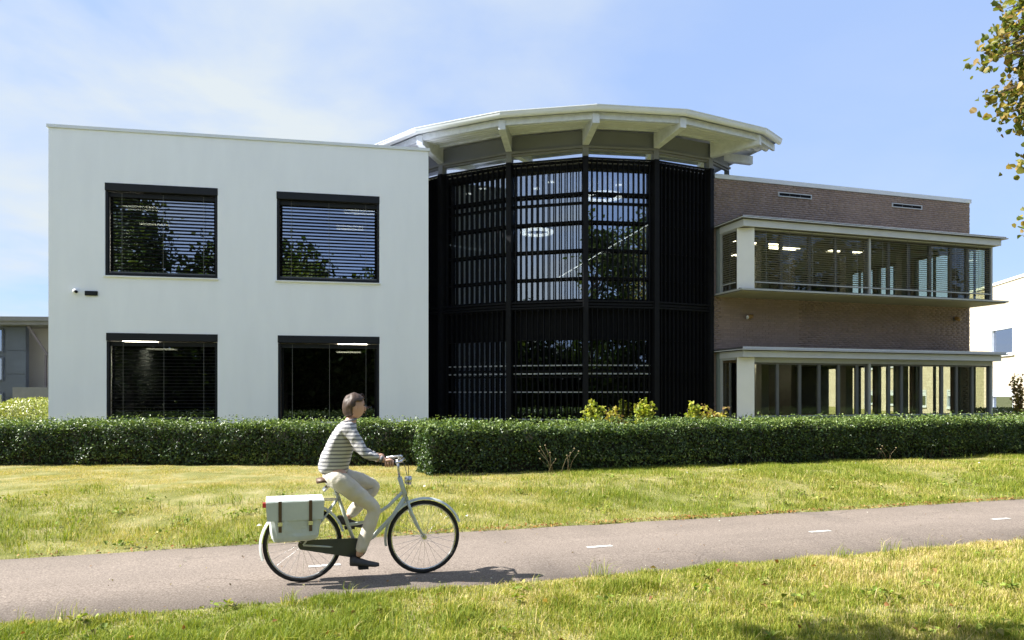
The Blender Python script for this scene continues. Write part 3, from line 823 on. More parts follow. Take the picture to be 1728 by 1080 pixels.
for x in (2.0, 5.1, 7.3): icol.box(x - 0.13, x + 0.13, 0.45, 0.71, 0.45, 2.79).box(x - 0.13, x + 0.13, 0.45, 0.71, 4.42, 6.44)
icol.build('interior_column', M['interior'], BW)
cpp = MB()
for x0, x1 in ((-0.05, 3.1), (3.104, 6.3), (6.304, BL + 0.04)):
    cpp.box(x0, x1, -0.04, 0.34, 7.905, 8.03)
cpp.box(BL - 0.34, BL + 0.04, 0.344, 8.74, 7.905, 8.03)
cpp.build('roof_coping', M['coping'], BW)
for (x, y, z) in ((0.9, 1.2, 6.445), (2.6, 1.4, 6.445), (3.6, 1.8, 6.445), (2.6, 3.3, 6.445), (6.0, 1.7, 6.445), (2.4, 1.0, 2.795), (0.4, 0.9, 2.795), (6.8, 1.8, 2.795), (3.2, 2.4, 2.795)):
    inst('ceiling_light', lampb, BW, (x, y, z))
# vents under the coping
for (x0, x1) in ((2.1, 3.28), (6.3, 7.48)):
    v = MB(); z0, z1 = 7.545, 7.675
    v.box(x0, x1, -0.05, -0.012, z1 - 0.022, z1).box(x0, x1, -0.05, -0.012, z0, z0 + 0.022).box(x0, x0 + 0.025, -0.05, -0.012, z0 + 0.022, z1 - 0.022).box(x1 - 0.025, x1, -0.05, -0.012, z0 + 0.022, z1 - 0.022)
    vo = v.build('wall_vent', M['deck'], BW)
    MB().box(x0 + 0.025, x1 - 0.025, -0.028, -0.013, z0 + 0.022, z1 - 0.022).build('vent_grille', M['black'], vo)
    m_ = MB()
    for x in (x0 + 0.4, x0 + 0.78): m_.box(x - 0.006, x + 0.006, -0.046, -0.028, z0 + 0.022, z1 - 0.022)
    m_.build('vent_bar', M['frame_grey'], vo)

def bay(zb, zf0, zf1, zr, upper):
    """projecting window: soffit plate at zb, glazing up to the fascia zf0..zf1, flashing up to zr"""
    X0, X1, Y = 0.0, 9.2, -1.34
    base = MB()
    base.prism([(-0.06, 0.0), (X1 + 0.24, 0.0), (X1 + 0.24, Y - 0.03), (-0.06, Y - 0.03)], zb, zb + 0.035)
    root = base.build('bay_window', M['flashing'], BW)
    MB().box(-0.02, X1 + 0.2, Y + 0.01, -0.012, zb - 0.022, zb - 0.003).build('soffit', M['soffit'], root)
    rim = MB(); rim.box(-0.075, X1 + 0.25, Y - 0.046, Y - 0.032, zb + 0.004, zb + 0.05); rim.box(-0.075, -0.062, Y - 0.030, -0.012, zb + 0.004, zb + 0.05)
    rim.build('edge_trim', M['frame_light'], root)
    fa = MB(); fa.box(X0, X1, Y, Y + 0.05, zf0, zf1); fa.box(X0, X0 + 0.05, Y + 0.052, -0.20, zf0, zf1); fa.box(X1 - 0.05, X1, Y + 0.052, -0.02, zf0, zf1)
    fa.build('fascia', M['fascia'], root)
    rf = MB(); rf.prism([(-0.10, -0.012), (X1 + 0.16, -0.012), (X1 + 0.16, Y - 0.10), (-0.10, Y - 0.10)], zf1 + 0.012, zf1 + 0.035)
    rf.prism([(-0.06, -0.012), (X1 + 0.12, -0.012), (X1 + 0.12, Y - 0.06), (-0.06, Y - 0.06)], zf1 + 0.040, zr)
    rf.build('bay_roof', M['flashing'], root)
    tr = MB(); tr.box(-0.105, X1 + 0.165, Y - 0.112, Y - 0.101, zf1 + 0.02, zf1 + 0.042)
    tr.box(-0.112, -0.101, Y - 0.099, -0.02, zf1 + 0.02, zf1 + 0.042)
    if upper:
        tr.box(-0.065, X1 + 0.125, Y - 0.072, Y - 0.061, zr - 0.012, zr + 0.006)
    else:
        tr.box(-0.065, X1 + 0.125, Y - 0.072, Y - 0.061, zr - 0.05, zr + 0.006)
    tr.build('roof_trim', M['fascia'], root)
    MB().box(X0 + 0.06, X1 - 0.06, Y + 0.06, -0.02, zf0 + 0.03, zf0 + 0.06).build('bay_ceiling', M['interior'], root)
    MB().box(X0 + 0.06, X1 - 0.06, Y + 0.26, -0.02, zb + 0.05, zb + 0.10).build('bay_floor', M['interior_dark'], root)
    # white chamfered corner panel
    z0, z1 = zb + 0.055, zf0 - 0.002
    MB().prism([(0.02, -1.01), (0.42, -1.235), (0.46, -1.17), (0.06, -0.945)], z0, z1).build('corner_panel', M['white_metal'], root, 0.004)
    # side: panel against the wall, light jamb, glass
    MB().box(0.005, 0.05, -0.19, -0.012, z0, zf1).build('side_panel', M['panel_green'], root)
    jm = MB(); jm.box(0.02, 0.07, -0.27, -0.20, z0, z1)
    jm.box(4.36, 4.42, -1.16, -1.10, z0, z1); jm.box(9.01, 9.07, -1.16, -1.10, z0, z1)
    jm.box(0.48, 4.355, -1.155, -1.105, z1 - (0.04 if upper else 0.13), z1); jm.box(4.425, 9.005, -1.155, -1.105, z1 - (0.04 if upper else 0.13), z1)
    jm.box(0.03, 0.065, -0.92, -0.275, z1 - 0.06, z1)
    jm.build('jamb', M['frame_light'], root)
    gy = -1.0 if upper else -1.06
    ztop = z1 - (0.04 if upper else 0.13)
    fr = MB()
    sills = MB()
    cuts = [0.50, 1.28, 2.02, 2.68, 3.35, 4.0, 4.36] if not upper else [0.50, 1.45, 2.4, 3.3, 4.36]
    cuts2 = [4.42, 5.15, 5.62, 6.35, 7.15, 7.72, 8.35, 9.01] if not upper else [4.42, 5.2, 5.95, 6.75, 7.55, 8.2, 9.01]
    for cs in (cuts, cuts2):
        for i_, x in enumerate(cs):
            wdt = 0.045 if 0 < i_ < len(cs) - 1 else 0.03
            fr.box(x - wdt, x + wdt, gy - 0.03, gy + 0.05, z0, ztop)
        for a_, b_ in zip(cs[:-1], cs[1:]):
            fr.box(a_ + 0.045, b_ - 0.045, gy - 0.026, gy + 0.046, z0, z0 + 0.07)
            fr.box(a_ + 0.045, b_ - 0.045, gy - 0.026, gy + 0.046, ztop - 0.05, ztop)
            MB().box(a_ + 0.04, b_ - 0.04, gy + 0.005, gy + 0.013, z0 + 0.06, ztop - 0.04).build('pane', M['glass_b'], root)
            if not upper: sills.box(a_ + 0.06, b_ - 0.06, gy - 0.05, gy - 0.031, z0 + 0.06, z0 + 0.085)
    if not upper:
        fr.box(0.48, 9.05, gy - 0.05, gy - 0.031, z0, z0 + 0.055)
        sills.build('pane_sill', M['frame_light'], root)
    # side returns
    for x in (0.10, 9.02):
        fr.box(x - 0.025, x + 0.025, -0.94 if x < 1 else -1.09, -0.90 if x < 1 else -1.05, z0, ztop)
        fr.box(x - 0.025, x + 0.025, -0.60, -0.55, z0, ztop)
        fr.box(x - 0.025, x + 0.025, -0.06, -0.015, z0, ztop)
        fr.box(x - 0.024, x + 0.024, -0.9, -0.06, z0, z0 + 0.06)
        MB().box(x - 0.004, x + 0.004, -0.9, -0.06, z0 + 0.05, ztop).build('side_pane', M['glass_b'], root)
    fr.build('window_frame', M['frame_grey'], root)
    if upper:
        za, zt_ = zb + 0.30, zf0 - 0.06
        pitch = 0.062
        for (a_, b_) in ((0.50, 4.35), (4.43, 9.0)):
            me = slat_mesh(b_ - a_, 0.055, -19 if a_ < 2 else -5, M['slat_grey'])
            z = zt_
            while z > za:
                inst('slat', me, root, (a_, -1.13, z), (random.uniform(-0.03, 0.03), 0, 0)); z -= pitch
            MB().box(a_, b_, -1.165, -1.10, za - 0.05, za - 0.02).build('bottom_rail', M['frame_light'], root)
            cd_ = MB()
            n_ = 5
            for i_ in range(n_):
                x = a_ + (b_ - a_) * (i_ + 0.45) / n_
                cd_.box(x - 0.004, x + 0.004, -1.168, -1.164, za - 0.02, zt_ + 0.05)
            cd_.build('guide_wires', M['slat_grey'], root)
        me = slat_mesh(0.62, 0.055, -24, M['slat_grey'])
        z = zt_
        while z > za:
            inst('slat', me, root, (0.035, -0.285, z), (0, 0, -R(90))); z -= pitch
        MB().box(0.02, 0.06, -0.90, -0.28, za - 0.05, za - 0.02).build('bottom_rail', M['frame_light'], root)
    return root
bay(4.52, 6.26, 6.44, 6.52, True)
bay(0.97, 2.715, 2.885, 2.985, False)

# wall lights on the brick, under the upper bay
def wall_light(s, z, label, flip):
    x = 5.85 + s * math.cos(R(17.4)); y = 21.28 + s * math.sin(R(17.4))
    r = empty('wall_light', (x, y, z), R(17.4))
    tag(r, label, 'lamp')
    MB().box(-0.05, 0.05, -0.03, -0.013, -0.06, 0.06).build('back_plate', M['flashing'], r)
    MB().tube([(0, -0.03, 0), (0, -0.10, 0.0)], 0.03, 10).build('arm', M['flashing'], r)
    MB().tube([(-0.09 * flip, -0.12, -0.015), (-0.02 * flip, -0.12, 0.0), (0.07 * flip, -0.12, 0.02)], [0.062, 0.066, 0.05], 16).build('lamp_body', mat('ochre_lamp_body', (0.30, 0.17, 0.05), 0.5), r)
    MB().ball((-0.10 * flip, -0.12, -0.017), 0.03, 0.058, 0.058, 12, 8).build('lamp_lens', M['white_metal'], r)
wall_light(1.08, 3.95, 'small round wall lamp on brick near the black fins', 1)
wall_light(8.83, 4.12, 'small round wall lamp on brick near the right corner', -1)

# ------------------------------------------------------------------ foliage helpers
M['leaf'] = leafmat('hedge_leaf', 0.22, 0.36, 0.5)
M['leaf_tree'] = leafmat('tree_leaf', 0.42, 0.5, 0.3)
M['grass'] = leafmat('grass_blade', 0.30, 0.6, 0.25)
M['bark'] = mat('bark', (0.10, 0.08, 0.06), 0.9, var=0.3, scale=8, bump=0.6, bscale=25, stretch=(1, 1, 0.25))
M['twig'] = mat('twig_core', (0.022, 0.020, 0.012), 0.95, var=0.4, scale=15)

def unit(v): return v / np.maximum(1e-9, np.linalg.norm(v, axis=1, keepdims=True))
def leaf_geo(P, nrm, size, aspect=0.55, fold=0.25, seed=0):
    """folded four-point leaves at P facing nrm; returns V (4n,3) and two triangles each"""
    r = np.random.default_rng(seed); n = len(P)
    nrm = unit(nrm); t = r.normal(size=(n, 3)); t = unit(t - nrm * (t * nrm).sum(1, keepdims=True))
    b = np.cross(nrm, t); s = np.asarray(size).reshape(-1, 1) * np.ones((n, 1))
    base = P - t * s * 0.5; tip = P + t * s * 0.5 - nrm * s * 0.12
    lf = P + b * s * aspect * 0.5 + nrm * s * fold * 0.5 - t * s * 0.05; rt = P - b * s * aspect * 0.5 + nrm * s * fold * 0.5 - t * s * 0.05
    V = np.stack([base, rt, tip, lf], 1).reshape(-1, 3)
    i = np.arange(n) * 4
    F = np.concatenate([np.stack([i, i + 1, i + 2], 1), np.stack([i, i + 2, i + 3], 1)])
    return V, F
def leaf_round(P, nrm, size, seed=0):
    r = np.random.default_rng(seed); n = len(P)
    nrm = unit(nrm); t = r.normal(size=(n, 3)) + np.array([0, 0, -0.8]); t = unit(t - nrm * (t * nrm).sum(1, keepdims=True))
    b = np.cross(nrm, t); s = np.asarray(size).reshape(-1, 1) * np.ones((n, 1)); cu = (0.1 + 0.25 * r.random((n, 1))) * s
    pt = lambda a_, b_, c_: P + t * s * a_ + b * s * b_ + nrm * cu * c_
    V = np.stack([pt(-0.42, 0, 0), pt(-0.40, 0.30, 0.5), pt(0.0, 0.43, 0.8), pt(0.32, 0.24, 0.1), pt(0.55, 0, -0.9), pt(0.32, -0.24, 0.1), pt(0.0, -0.43, 0.8), pt(-0.40, -0.30, 0.5)], 1).reshape(-1, 3)
    i = np.arange(n) * 8
    F = [np.stack([i, i + 1, i + 2, i + 3, i + 4], 1), np.stack([i, i + 4, i + 5, i + 6, i + 7], 1)]
    return V, F
def pick(pal, n, seed, jit=0.12):
    r = np.random.default_rng(seed); pal = np.array(pal)
    c = pal[r.integers(0, len(pal), n)] * (1 + r.normal(size=(n, 1)) * jit)
    return np.clip(c, 0.004, 1)

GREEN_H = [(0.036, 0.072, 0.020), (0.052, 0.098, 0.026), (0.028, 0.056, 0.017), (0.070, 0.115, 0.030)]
YOUNG_LIT_H = [(0.17, 0.24, 0.06), (0.22, 0.28, 0.08), (0.13, 0.20, 0.05)]  # young growth, lightened further to paint sunlight onto the hedge tops

def hedge(name, A, B, depth, z1, label, seed, n, size=0.052):
    """clipped hedge whose front face runs from A to B, depth going away from the camera"""
    r = np.random.default_rng(seed)
    A = np.array(A); B = np.array(B); Ln = np.linalg.norm(B - A); e = (B - A) / Ln; nn_ = np.array([-e[1], e[0]])
    root = empty(name, (A[0], A[1], 0)); tag(root, label, 'hedge', 'clipped hedges in front of the building')
    z0 = 0.2
    H = z1 - z0
    area = [Ln * H * 1.25, Ln * depth, Ln * H * 0.35, depth * H * 1.6, depth * H * 1.6]
    cnt = (np.array(area) / sum(area) * n).astype(int)
    Ps = []; Ns = []
    def surf(m, kind):
        a = r.random(m); b = r.random(m)
        if kind == 0: u = a * Ln; d = np.zeros(m); z = z0 + b * H; N_ = np.tile([0, -1, 0.0], (m, 1))
        if kind == 1: u = a * Ln; d = b * depth; z = np.full(m, z1); N_ = np.tile([0, 0, 1.0], (m, 1))
        if kind == 2: u = a * Ln; d = np.full(m, depth); z = z0 + b * H; N_ = np.tile([0, 1, 0.0], (m, 1))
        if kind == 3: u = np.zeros(m); d = a * depth; z = z0 + b * H; N_ = np.tile([-1, 0, 0.0], (m, 1))
        if kind == 4: u = np.full(m, Ln); d = a * depth; z = z0 + b * H; N_ = np.tile([1, 0, 0.0], (m, 1))
        return np.stack([u, d, z], 1), N_
    for k_, m in enumerate(cnt):
        p, N_ = surf(m, k_); Ps.append(p); Ns.append(N_)
    P = np.concatenate(Ps); Nn = np.concatenate(Ns)
    # rounded shoulders and an uneven clipped face
    edge = np.clip((P[:, 2] - (z1 - 0.16)) / 0.16, 0, 1)
    fr = (Nn[:, 1] < -0.5)
    P[fr, 1] += edge[fr] ** 2 * 0.10
    tp = Nn[:, 2] > 0.5
    P[tp, 2] -= np.clip(1 - P[tp, 1] / 0.14, 0, 1) ** 2 * 0.07
    bumps = (fbm(P[:, 0] * 1.6 + 7, P[:, 2] * 2.2 + P[:, 1] * 2 + 7, seed + 3) - 0.5)
    inw = np.abs(r.normal(size=len(P))) * 0.07 - bumps * 0.26
    low = np.clip((0.55 - (P[:, 2] - z0)) / 0.55, 0, 1)
    inw += fr * low * 0.10
    P = P - Nn * inw[:, None]
    topb = (fbm(P[:, 0] * 0.9 + 3, P[:, 0] * 0 + 3, seed + 8) - 0.5) * 0.18
    P[:, 2] += topb * np.clip((P[:, 2] - z0) / H, 0, 1)
    # shoots sticking out of the top
    m = int(n * 0.04); sh = np.stack([r.random(m) * Ln, r.random(m) * depth, z1 + np.abs(r.normal(size=m)) * 0.06], 1)
    P = np.concatenate([P, sh]); Nn = np.concatenate([Nn, np.tile([0, 0, 1.0], (m, 1))])
    thin = (P[:, 2] < z0 + 0.22) & (r.random(len(P)) < 0.5 * (vnoise(P[:, 0] * 2.5, P[:, 0] * 0, seed + 1) > 0.45)) & (Nn[:, 1] < -0.5)
    P = P[~thin]; Nn = Nn[~thin]
    nr_ = unit(Nn * 0.9 + r.normal(size=P.shape) * 0.75 + np.array([0, 0, 0.35]))
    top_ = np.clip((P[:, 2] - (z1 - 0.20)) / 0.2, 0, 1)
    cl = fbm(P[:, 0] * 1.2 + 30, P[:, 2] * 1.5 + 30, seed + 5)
    c1 = pick(GREEN_H, len(P), seed + 1, 0.22); c2 = pick(YOUNG_LIT_H, len(P), seed + 2, 0.2)
    yng_lit = (r.random(len(P)) < 0.07 + 0.75 * top_ * (0.6 + 0.8 * cl)) | ((P[:, 2] < z0 + 0.3) & (cl > 0.58) & (r.random(len(P)) < 0.5))  # pale leaves crowd toward the top, painting in its sunlit strip
    col = np.where(yng_lit[:, None], c2, c1)
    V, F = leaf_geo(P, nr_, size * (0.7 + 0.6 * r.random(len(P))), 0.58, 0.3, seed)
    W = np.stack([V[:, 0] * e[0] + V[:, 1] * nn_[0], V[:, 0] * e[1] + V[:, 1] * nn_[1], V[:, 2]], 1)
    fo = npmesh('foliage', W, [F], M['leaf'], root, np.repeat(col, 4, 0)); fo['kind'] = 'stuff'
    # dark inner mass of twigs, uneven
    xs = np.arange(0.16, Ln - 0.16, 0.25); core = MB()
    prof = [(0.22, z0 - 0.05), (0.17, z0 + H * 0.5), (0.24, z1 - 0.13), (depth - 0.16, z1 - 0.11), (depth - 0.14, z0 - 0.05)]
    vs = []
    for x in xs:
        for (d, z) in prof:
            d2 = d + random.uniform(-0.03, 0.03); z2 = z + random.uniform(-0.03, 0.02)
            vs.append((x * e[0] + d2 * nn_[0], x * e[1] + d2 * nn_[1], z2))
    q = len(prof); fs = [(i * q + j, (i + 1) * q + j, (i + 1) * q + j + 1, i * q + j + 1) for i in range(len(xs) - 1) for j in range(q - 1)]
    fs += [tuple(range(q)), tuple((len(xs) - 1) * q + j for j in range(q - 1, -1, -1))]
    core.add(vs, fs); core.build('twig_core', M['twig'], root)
    st_ = MB()
    x = 0.2
    while x < Ln - 0.2:
        p0 = np.array([x, random.uniform(0.12, 0.3), 0.15]); p1 = p0 + np.array([random.uniform(-0.15, 0.15), random.uniform(-0.12, 0.0), random.uniform(0.35, 0.6)])
        tw = lambda p: (p[0] * e[0] + p[1] * nn_[0], p[0] * e[1] + p[1] * nn_[1], p[2])
        st_.tube([tw(p0), tw((p0 + p1) / 2 + np.array([random.uniform(-.03, .03), 0, 0])), tw(p1)], [0.011, 0.008, 0.004], 5)
        x += random.uniform(0.18, 0.4)
    so = st_.build('stems', M['bark'], root); so['kind'] = 'stuff'
    return root

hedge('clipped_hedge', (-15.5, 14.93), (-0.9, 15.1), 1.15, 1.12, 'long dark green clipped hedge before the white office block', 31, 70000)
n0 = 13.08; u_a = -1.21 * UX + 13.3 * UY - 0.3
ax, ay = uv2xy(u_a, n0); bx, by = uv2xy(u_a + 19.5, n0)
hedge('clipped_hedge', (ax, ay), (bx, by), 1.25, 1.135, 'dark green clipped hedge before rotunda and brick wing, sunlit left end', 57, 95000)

def bush(name, label, c, rad, n, pal, size, seed, cat='bush', group=None, spiky=0.0, transl=False):
    r = np.random.default_rng(seed)
    root = empty(name, (c[0], c[1], 0.2)); tag(root, label, cat, group)
    d = unit(r.normal(size=(n, 3))); d[:, 2] = np.abs(d[:, 2]) * 1.0 - 0.15
    lump = 1 + 0.30 * (fbm(d[:, 0] * 2.2 + 9, d[:, 1] * 2.2 + d[:, 2] * 2 + 9, seed) - 0.5)
    rr = (1 - np.abs(r.normal(size=n)) * (0.10 + spiky * 0.2)) * lump + spiky * np.abs(r.normal(size=n)) * 0.2
    P = d * rr[:, None] * np.array(rad) + np.array([0, 0, c[2] - 0.2])
    P = P[P[:, 2] > 0.0]; d = d[:len(P)]
    V, F = leaf_geo(P, unit(P - np.array([0, 0, c[2] - 0.2])) + r.normal(size=P.shape) * 0.6 + np.array([0, 0, 0.3]), size * (0.7 + 0.6 * r.random(len(P))), 0.6, 0.25, seed)
    fo = npmesh('foliage', V, [F], M['leaf_tree'] if transl else M['leaf'], root, np.repeat(pick(pal, len(P), seed, 0.2), 4, 0)); fo['kind'] = 'stuff'
    st_ = MB()
    for i in range(9):
        a = random.random() * 6.28; q = random.uniform(0.3, 0.8)
        st_.tube([(0.05 * math.cos(a), 0.05 * math.sin(a), -0.05), (q * 0.5 * rad[0] * math.cos(a), q * 0.5 * rad[1] * math.sin(a), (c[2] - 0.2) * 0.7), (q * rad[0] * math.cos(a), q * rad[1] * math.sin(a), c[2] - 0.2 + rad[2] * 0.4 * (1 - q * q))], [0.02, 0.013, 0.005], 5)
    so = st_.build('stems', M['bark'], root); so['kind'] = 'stuff'
    return root
YG = [(0.24, 0.27, 0.045), (0.30, 0.32, 0.06), (0.18, 0.22, 0.035), (0.33, 0.33, 0.08)]
bush('round_shrub', 'rounded yellow green shrub left of the white office block', (-12.55, 19.6, 0.9), (1.55, 1.3, 0.82), 9000, YG, 0.06, 71)
bush('round_shrub', 'low rounded green shrub past the right end of the brick wing', (17.2, 26.2, 0.6), (1.9, 1.3, 0.78), 9000, [(0.10, 0.14, 0.03), (0.15, 0.19, 0.04), (0.08, 0.11, 0.025)], 0.06, 72)

def sprig(name, label, x, y, stems, seed, pal, lean=0.35, hgt=0.6, group='yellow shrubs behind the hedge'):
    """loose shrub of upright shoots with leaves along each"""
    r = np.random.default_rng(seed); root = empty(name, (x, y, 0.25)); tag(root, label, 'shrub', group)
    st_ = MB(); P = []; Nn = []
    for i in range(stems):
        a = r.random() * 6.28; ln_ = r.random()
        h_ = hgt * (0.75 + 0.45 * r.random()); dx_ = math.cos(a) * lean * ln_; dy_ = math.sin(a) * lean * 0.6 * ln_
        pts = [(0.1 * math.cos(a), 0.1 * math.sin(a), 0), (dx_ * 0.5, dy_ * 0.5, h_ * 0.55), (dx_, dy_, h_)]
        st_.tube(pts, [0.010, 0.007, 0.003], 5)
        for j in range(58):
            t = 0.35 + 0.65 * r.random(); q = np.array([dx_ * t, dy_ * t, h_ * t]) + r.normal(size=3) * np.array([0.045, 0.045, 0.035])
            P.append(q); Nn.append(r.normal(size=3) * 0.6 + np.array([0, -0.2, 0.6]))
    P = np.array(P); V, F = leaf_round(P, np.array(Nn), 0.085 * (0.6 + 0.7 * r.random(len(P))), seed)
    fo = npmesh('foliage', V, F, M['leaf_tree'], root, np.repeat(pick(pal, len(P), seed, 0.18), 8, 0)); fo['kind'] = 'stuff'
    so = st_.build('stems', M['bark'], root); so['kind'] = 'stuff'
GOLD = [(0.38, 0.40, 0.06), (0.34, 0.38, 0.06), (0.28, 0.34, 0.05), (0.44, 0.42, 0.09)]
RUST = [(0.42, 0.40, 0.06), (0.36, 0.30, 0.09), (0.40, 0.37, 0.07), (0.30, 0.20, 0.09)]
def wpos(px, Y): return (px - 864) / 1250 * Y
for (px, Y, stems, sd, pal, lean, hgt, lab) in (
        (1000, 17.2, 12, 81, GOLD, 0.30, 1.12, 'golden leaved shrub left of three behind the hedge'),
        (1038, 17.4, 9, 82, RUST, 0.30, 1.0, 'golden shrub turning rusty brown behind the hedge'),
        (1086, 17.3, 13, 83, GOLD, 0.32, 1.20, 'tallest golden leaved shrub before the black fins'),
        (1168, 17.8, 9, 84, GOLD, 0.20, 1.15, 'narrow golden shrub before the black fins near brick'),
        (1200, 18.0, 13, 85, RUST, 0.50, 0.98, 'low spreading golden shrub below the white bay corner')):
    sprig('golden_shrub', lab, wpos(px, Y), Y, stems, sd, pal, lean, hgt)
sprig('autumn_shrub', 'thin reddish shrub at the right edge by the cream building', wpos(1724, 25.5), 25.5, 9, 88, [(0.22, 0.13, 0.06), (0.30, 0.22, 0.06), (0.18, 0.16, 0.05)], 0.5, 2.0, None)

# ------------------------------------------------------------------ trees
def tree(name, label, base, cc, rad, nclump, per, size, pal, seed, trunk_r=0.16, group=None, extra=None, sigma=0.42, tmat='leaf_tree'):
    r = np.random.default_rng(seed); rd = random.Random(seed)
    root = empty(name, base); tag(root, label, 'tree', group)
    b = Vector(base); c = Vector(cc) - b
    tk = MB(); tg = MB()
    top = c + Vector((0, 0, rad[2] * 0.55))
    pts = []; 
    for i in range(7):
        t = i / 6; p = Vector((c.x * t ** 2, c.y * t ** 2, top.z * t)) + Vector((rd.uniform(-0.08, 0.08), rd.uniform(-0.08, 0.08), 0)) * (0 if i == 0 else 1)
        pts.append(p)
    tk.tube(pts, [trunk_r * (1.25 if i == 0 else 1) * (1 - 0.85 * i / 6) for i in range(7)], 10)
    cen = []
    for i in range(nclump):
        d = r.normal(size=3); d /= np.linalg.norm(d); q = (0.35 + 0.65 * r.random() ** 0.45)
        cen.append(np.array(c) + d * q * np.array(rad))
    if extra: cen += [np.array(q) - np.array(base) for q in extra]
    for i, q in enumerate(cen):
        if i % 3 == 0 or (extra and i >= nclump):
            t = min(0.95, max(0.3, (q[2] - rad[2] * 0.5) / top.z)) if top.z else 0.5
            s = Vector((c.x * t ** 2, c.y * t ** 2, top.z * t)); e_ = Vector(q); m = (s + e_) / 2 + Vector((rd.uniform(-.2, .2), rd.uniform(-.2, .2), 0.25))
            tk.tube([s, m, e_], [trunk_r * 0.32, trunk_r * 0.16, 0.008], 6) if i < nclump else tg.tube([e_ + Vector((rd.uniform(0.5, 0.9), rd.uniform(-0.2, 0.2), rd.uniform(0.05, 0.3))), e_ + Vector((0.25, 0, 0.1)), e_], [0.010, 0.006, 0.003], 5)
    tk.build('trunk', M['bark'], root)
    if tg.v: tg.build('twigs', M['bark'], root)['kind'] = 'stuff'
    P = []
    for i, q in enumerate(cen):
        m = per if not (extra and i >= nclump) else 11
        sg = sigma if not (extra and i >= nclump) else 0.065
        P.append(q + r.normal(size=(m, 3)) * sg * np.array([1, 1, 0.75]))
    P = np.concatenate(P)
    if extra:
        V, F = leaf_round(P, r.normal(size=P.shape) + np.array([-0.3, -0.4, 0.5]), size * (0.65 + 0.6 * r.random(len(P))), seed); q_ = 8
    else:
        V, F = leaf_geo(P, r.normal(size=P.shape) + np.array([0, 0, 0.7]), size * (0.7 + 0.6 * r.random(len(P))), 0.75, 0.2, seed); F = [F]; q_ = 4
    fo = npmesh('crown', V, F, M[tmat], root, np.repeat(pick(pal, len(P), seed, 0.2), q_, 0)); fo['kind'] = 'stuff'
    return root
LIME = [(0.12, 0.15, 0.030), (0.18, 0.18, 0.04), (0.25, 0.20, 0.05), (0.34, 0.23, 0.08), (0.10, 0.13, 0.028)]
DARKG = [(0.035, 0.06, 0.015), (0.05, 0.075, 0.02), (0.07, 0.09, 0.022)]
def at(px, py, Y): return ((px - 864) / 1250 * Y, Y, 1.74 + (663 - py) / 1250 * Y)
ex = []
er = random.Random(5)
for (px, py, nn__) in ((1700, 15, 5), (1715, 40, 5), (1690, 45, 4), (1676, 70, 3), (1662, 85, 2), (1655, 100, 2), (1690, 85, 4), (1712, 80, 5), (1722, 110, 4), (1700, 115, 2), (1672, 155, 2), (1690, 150, 3), (1712, 145, 3), (1722, 165, 3), (1680, 188, 2), (1700, 185, 3), (1718, 190, 3), (1708, 208, 1), (1724, 215, 2), (1722, 250, 2), (1716, 272, 1), (1726, 275, 1), (1724, 372, 1), (1722, 388, 1), (1740, 100, 3), (1745, 200, 2), (1750, 20, 4), (1745, 290, 1)):
    for i in range(nn__):
        ex.append(at(px + er.uniform(-9, 9) + 8, py + er.uniform(-8, 8), 7 + er.uniform(-0.3, 0.3)))
tree('lime_tree', 'yellowing autumn tree branches hanging in at the top right corner', (13.2, 9.2, 0), (12.9, 9.0, 7.4), (3.4, 3.1, 3.6), 150, 150, 0.064, LIME, 101, 0.2, extra=ex, sigma=0.40)
tree('roadside_tree', 'tree left of the path whose shade falls on the near grass', (-5.2, 1.6, 0), (-3.7, 2.75, 6.5), (1.5, 2.3, 1.2), 60, 70, 0.16, [(0.07, 0.10, 0.02), (0.10, 0.12, 0.03), (0.12, 0.13, 0.03)], 102, 0.16, sigma=0.32)
for i, (x, y, h_, wd, lab) in enumerate(((-20.5, -13, 9.0, 3.2, 'tall tree behind the path, mirrored at the far left'), (-12.2, -14, 15.6, 2.2, 'tallest dark tree, mirrored in the upper left window'),
                                        (-7.0, -13, 12.4, 2.4, 'rounded tree, mirrored low in the upper left window'), (-2.6, -14, 12.6, 3.0, 'broad tree, mirrored in the upper window beside the rotunda'),
                                        (3.2, -13, 10.4, 2.9, 'lower tree, mirrored in the rotunda glass'), (9.0, -14, 9.8, 3.2, 'low tree, mirrored in the lower rotunda glass'),
                                        (16.0, -13, 16.5, 3.0, 'tree mirrored in the brick wing bay windows'), (21.5, -14, 17.0, 3.2, 'rightmost tree mirrored in the bay windows'), (28, -10, 12, 3.6, 'tree far to the right, mirrored in the bay glass'), (34, 0, 13, 3.8, 'bigger tree far to the right, mirrored in the bay glass'), (39, 8, 13, 3.8, 'tree far to the right beyond the bigger one'), (44, 15, 13, 4.0, 'farthest tree on the right beyond the cream building'), (37, 4, 12, 3.4, 'tree between the two big ones far to the right'), (46, 4, 14, 4.0, 'tall tree behind the row far to the right'))):
    tree('backdrop_tree', lab, (x, y, 0), (x, y, h_ * 0.52), (wd, 2.6, h_ * 0.46), 95, 60, 0.40, DARKG, 110 + i, 0.2, 'trees behind the camera, seen as reflections', sigma=0.6)
row = [(-27, -17), (-22.5, -18), (-17.5, -17), (-13, -18.5), (-8.5, -17), (-4, -18), (0.5, -17), (5, -18), (10, -17), (15, -18), (20, -17), (26, -15), (32, -8), (37, -3), (42, 4), (47, 11), (52, 18), (34.5, -5.5), (39.5, 0.5), (44.5, 7.5), (49.5, 14.5), (38, -0.5), (41, 2.5), (45.8, 9.5)]
ORD = ['first', 'second', 'third', 'fourth', 'fifth', 'sixth', 'seventh', 'eighth', 'ninth', 'tenth', 'eleventh', 'twelfth', 'thirteenth', 'fourteenth', 'fifteenth', 'sixteenth', 'seventeenth', 'eighteenth', 'nineteenth', 'twentieth', 'twenty first', 'twenty second', 'twenty third', 'twenty fourth']
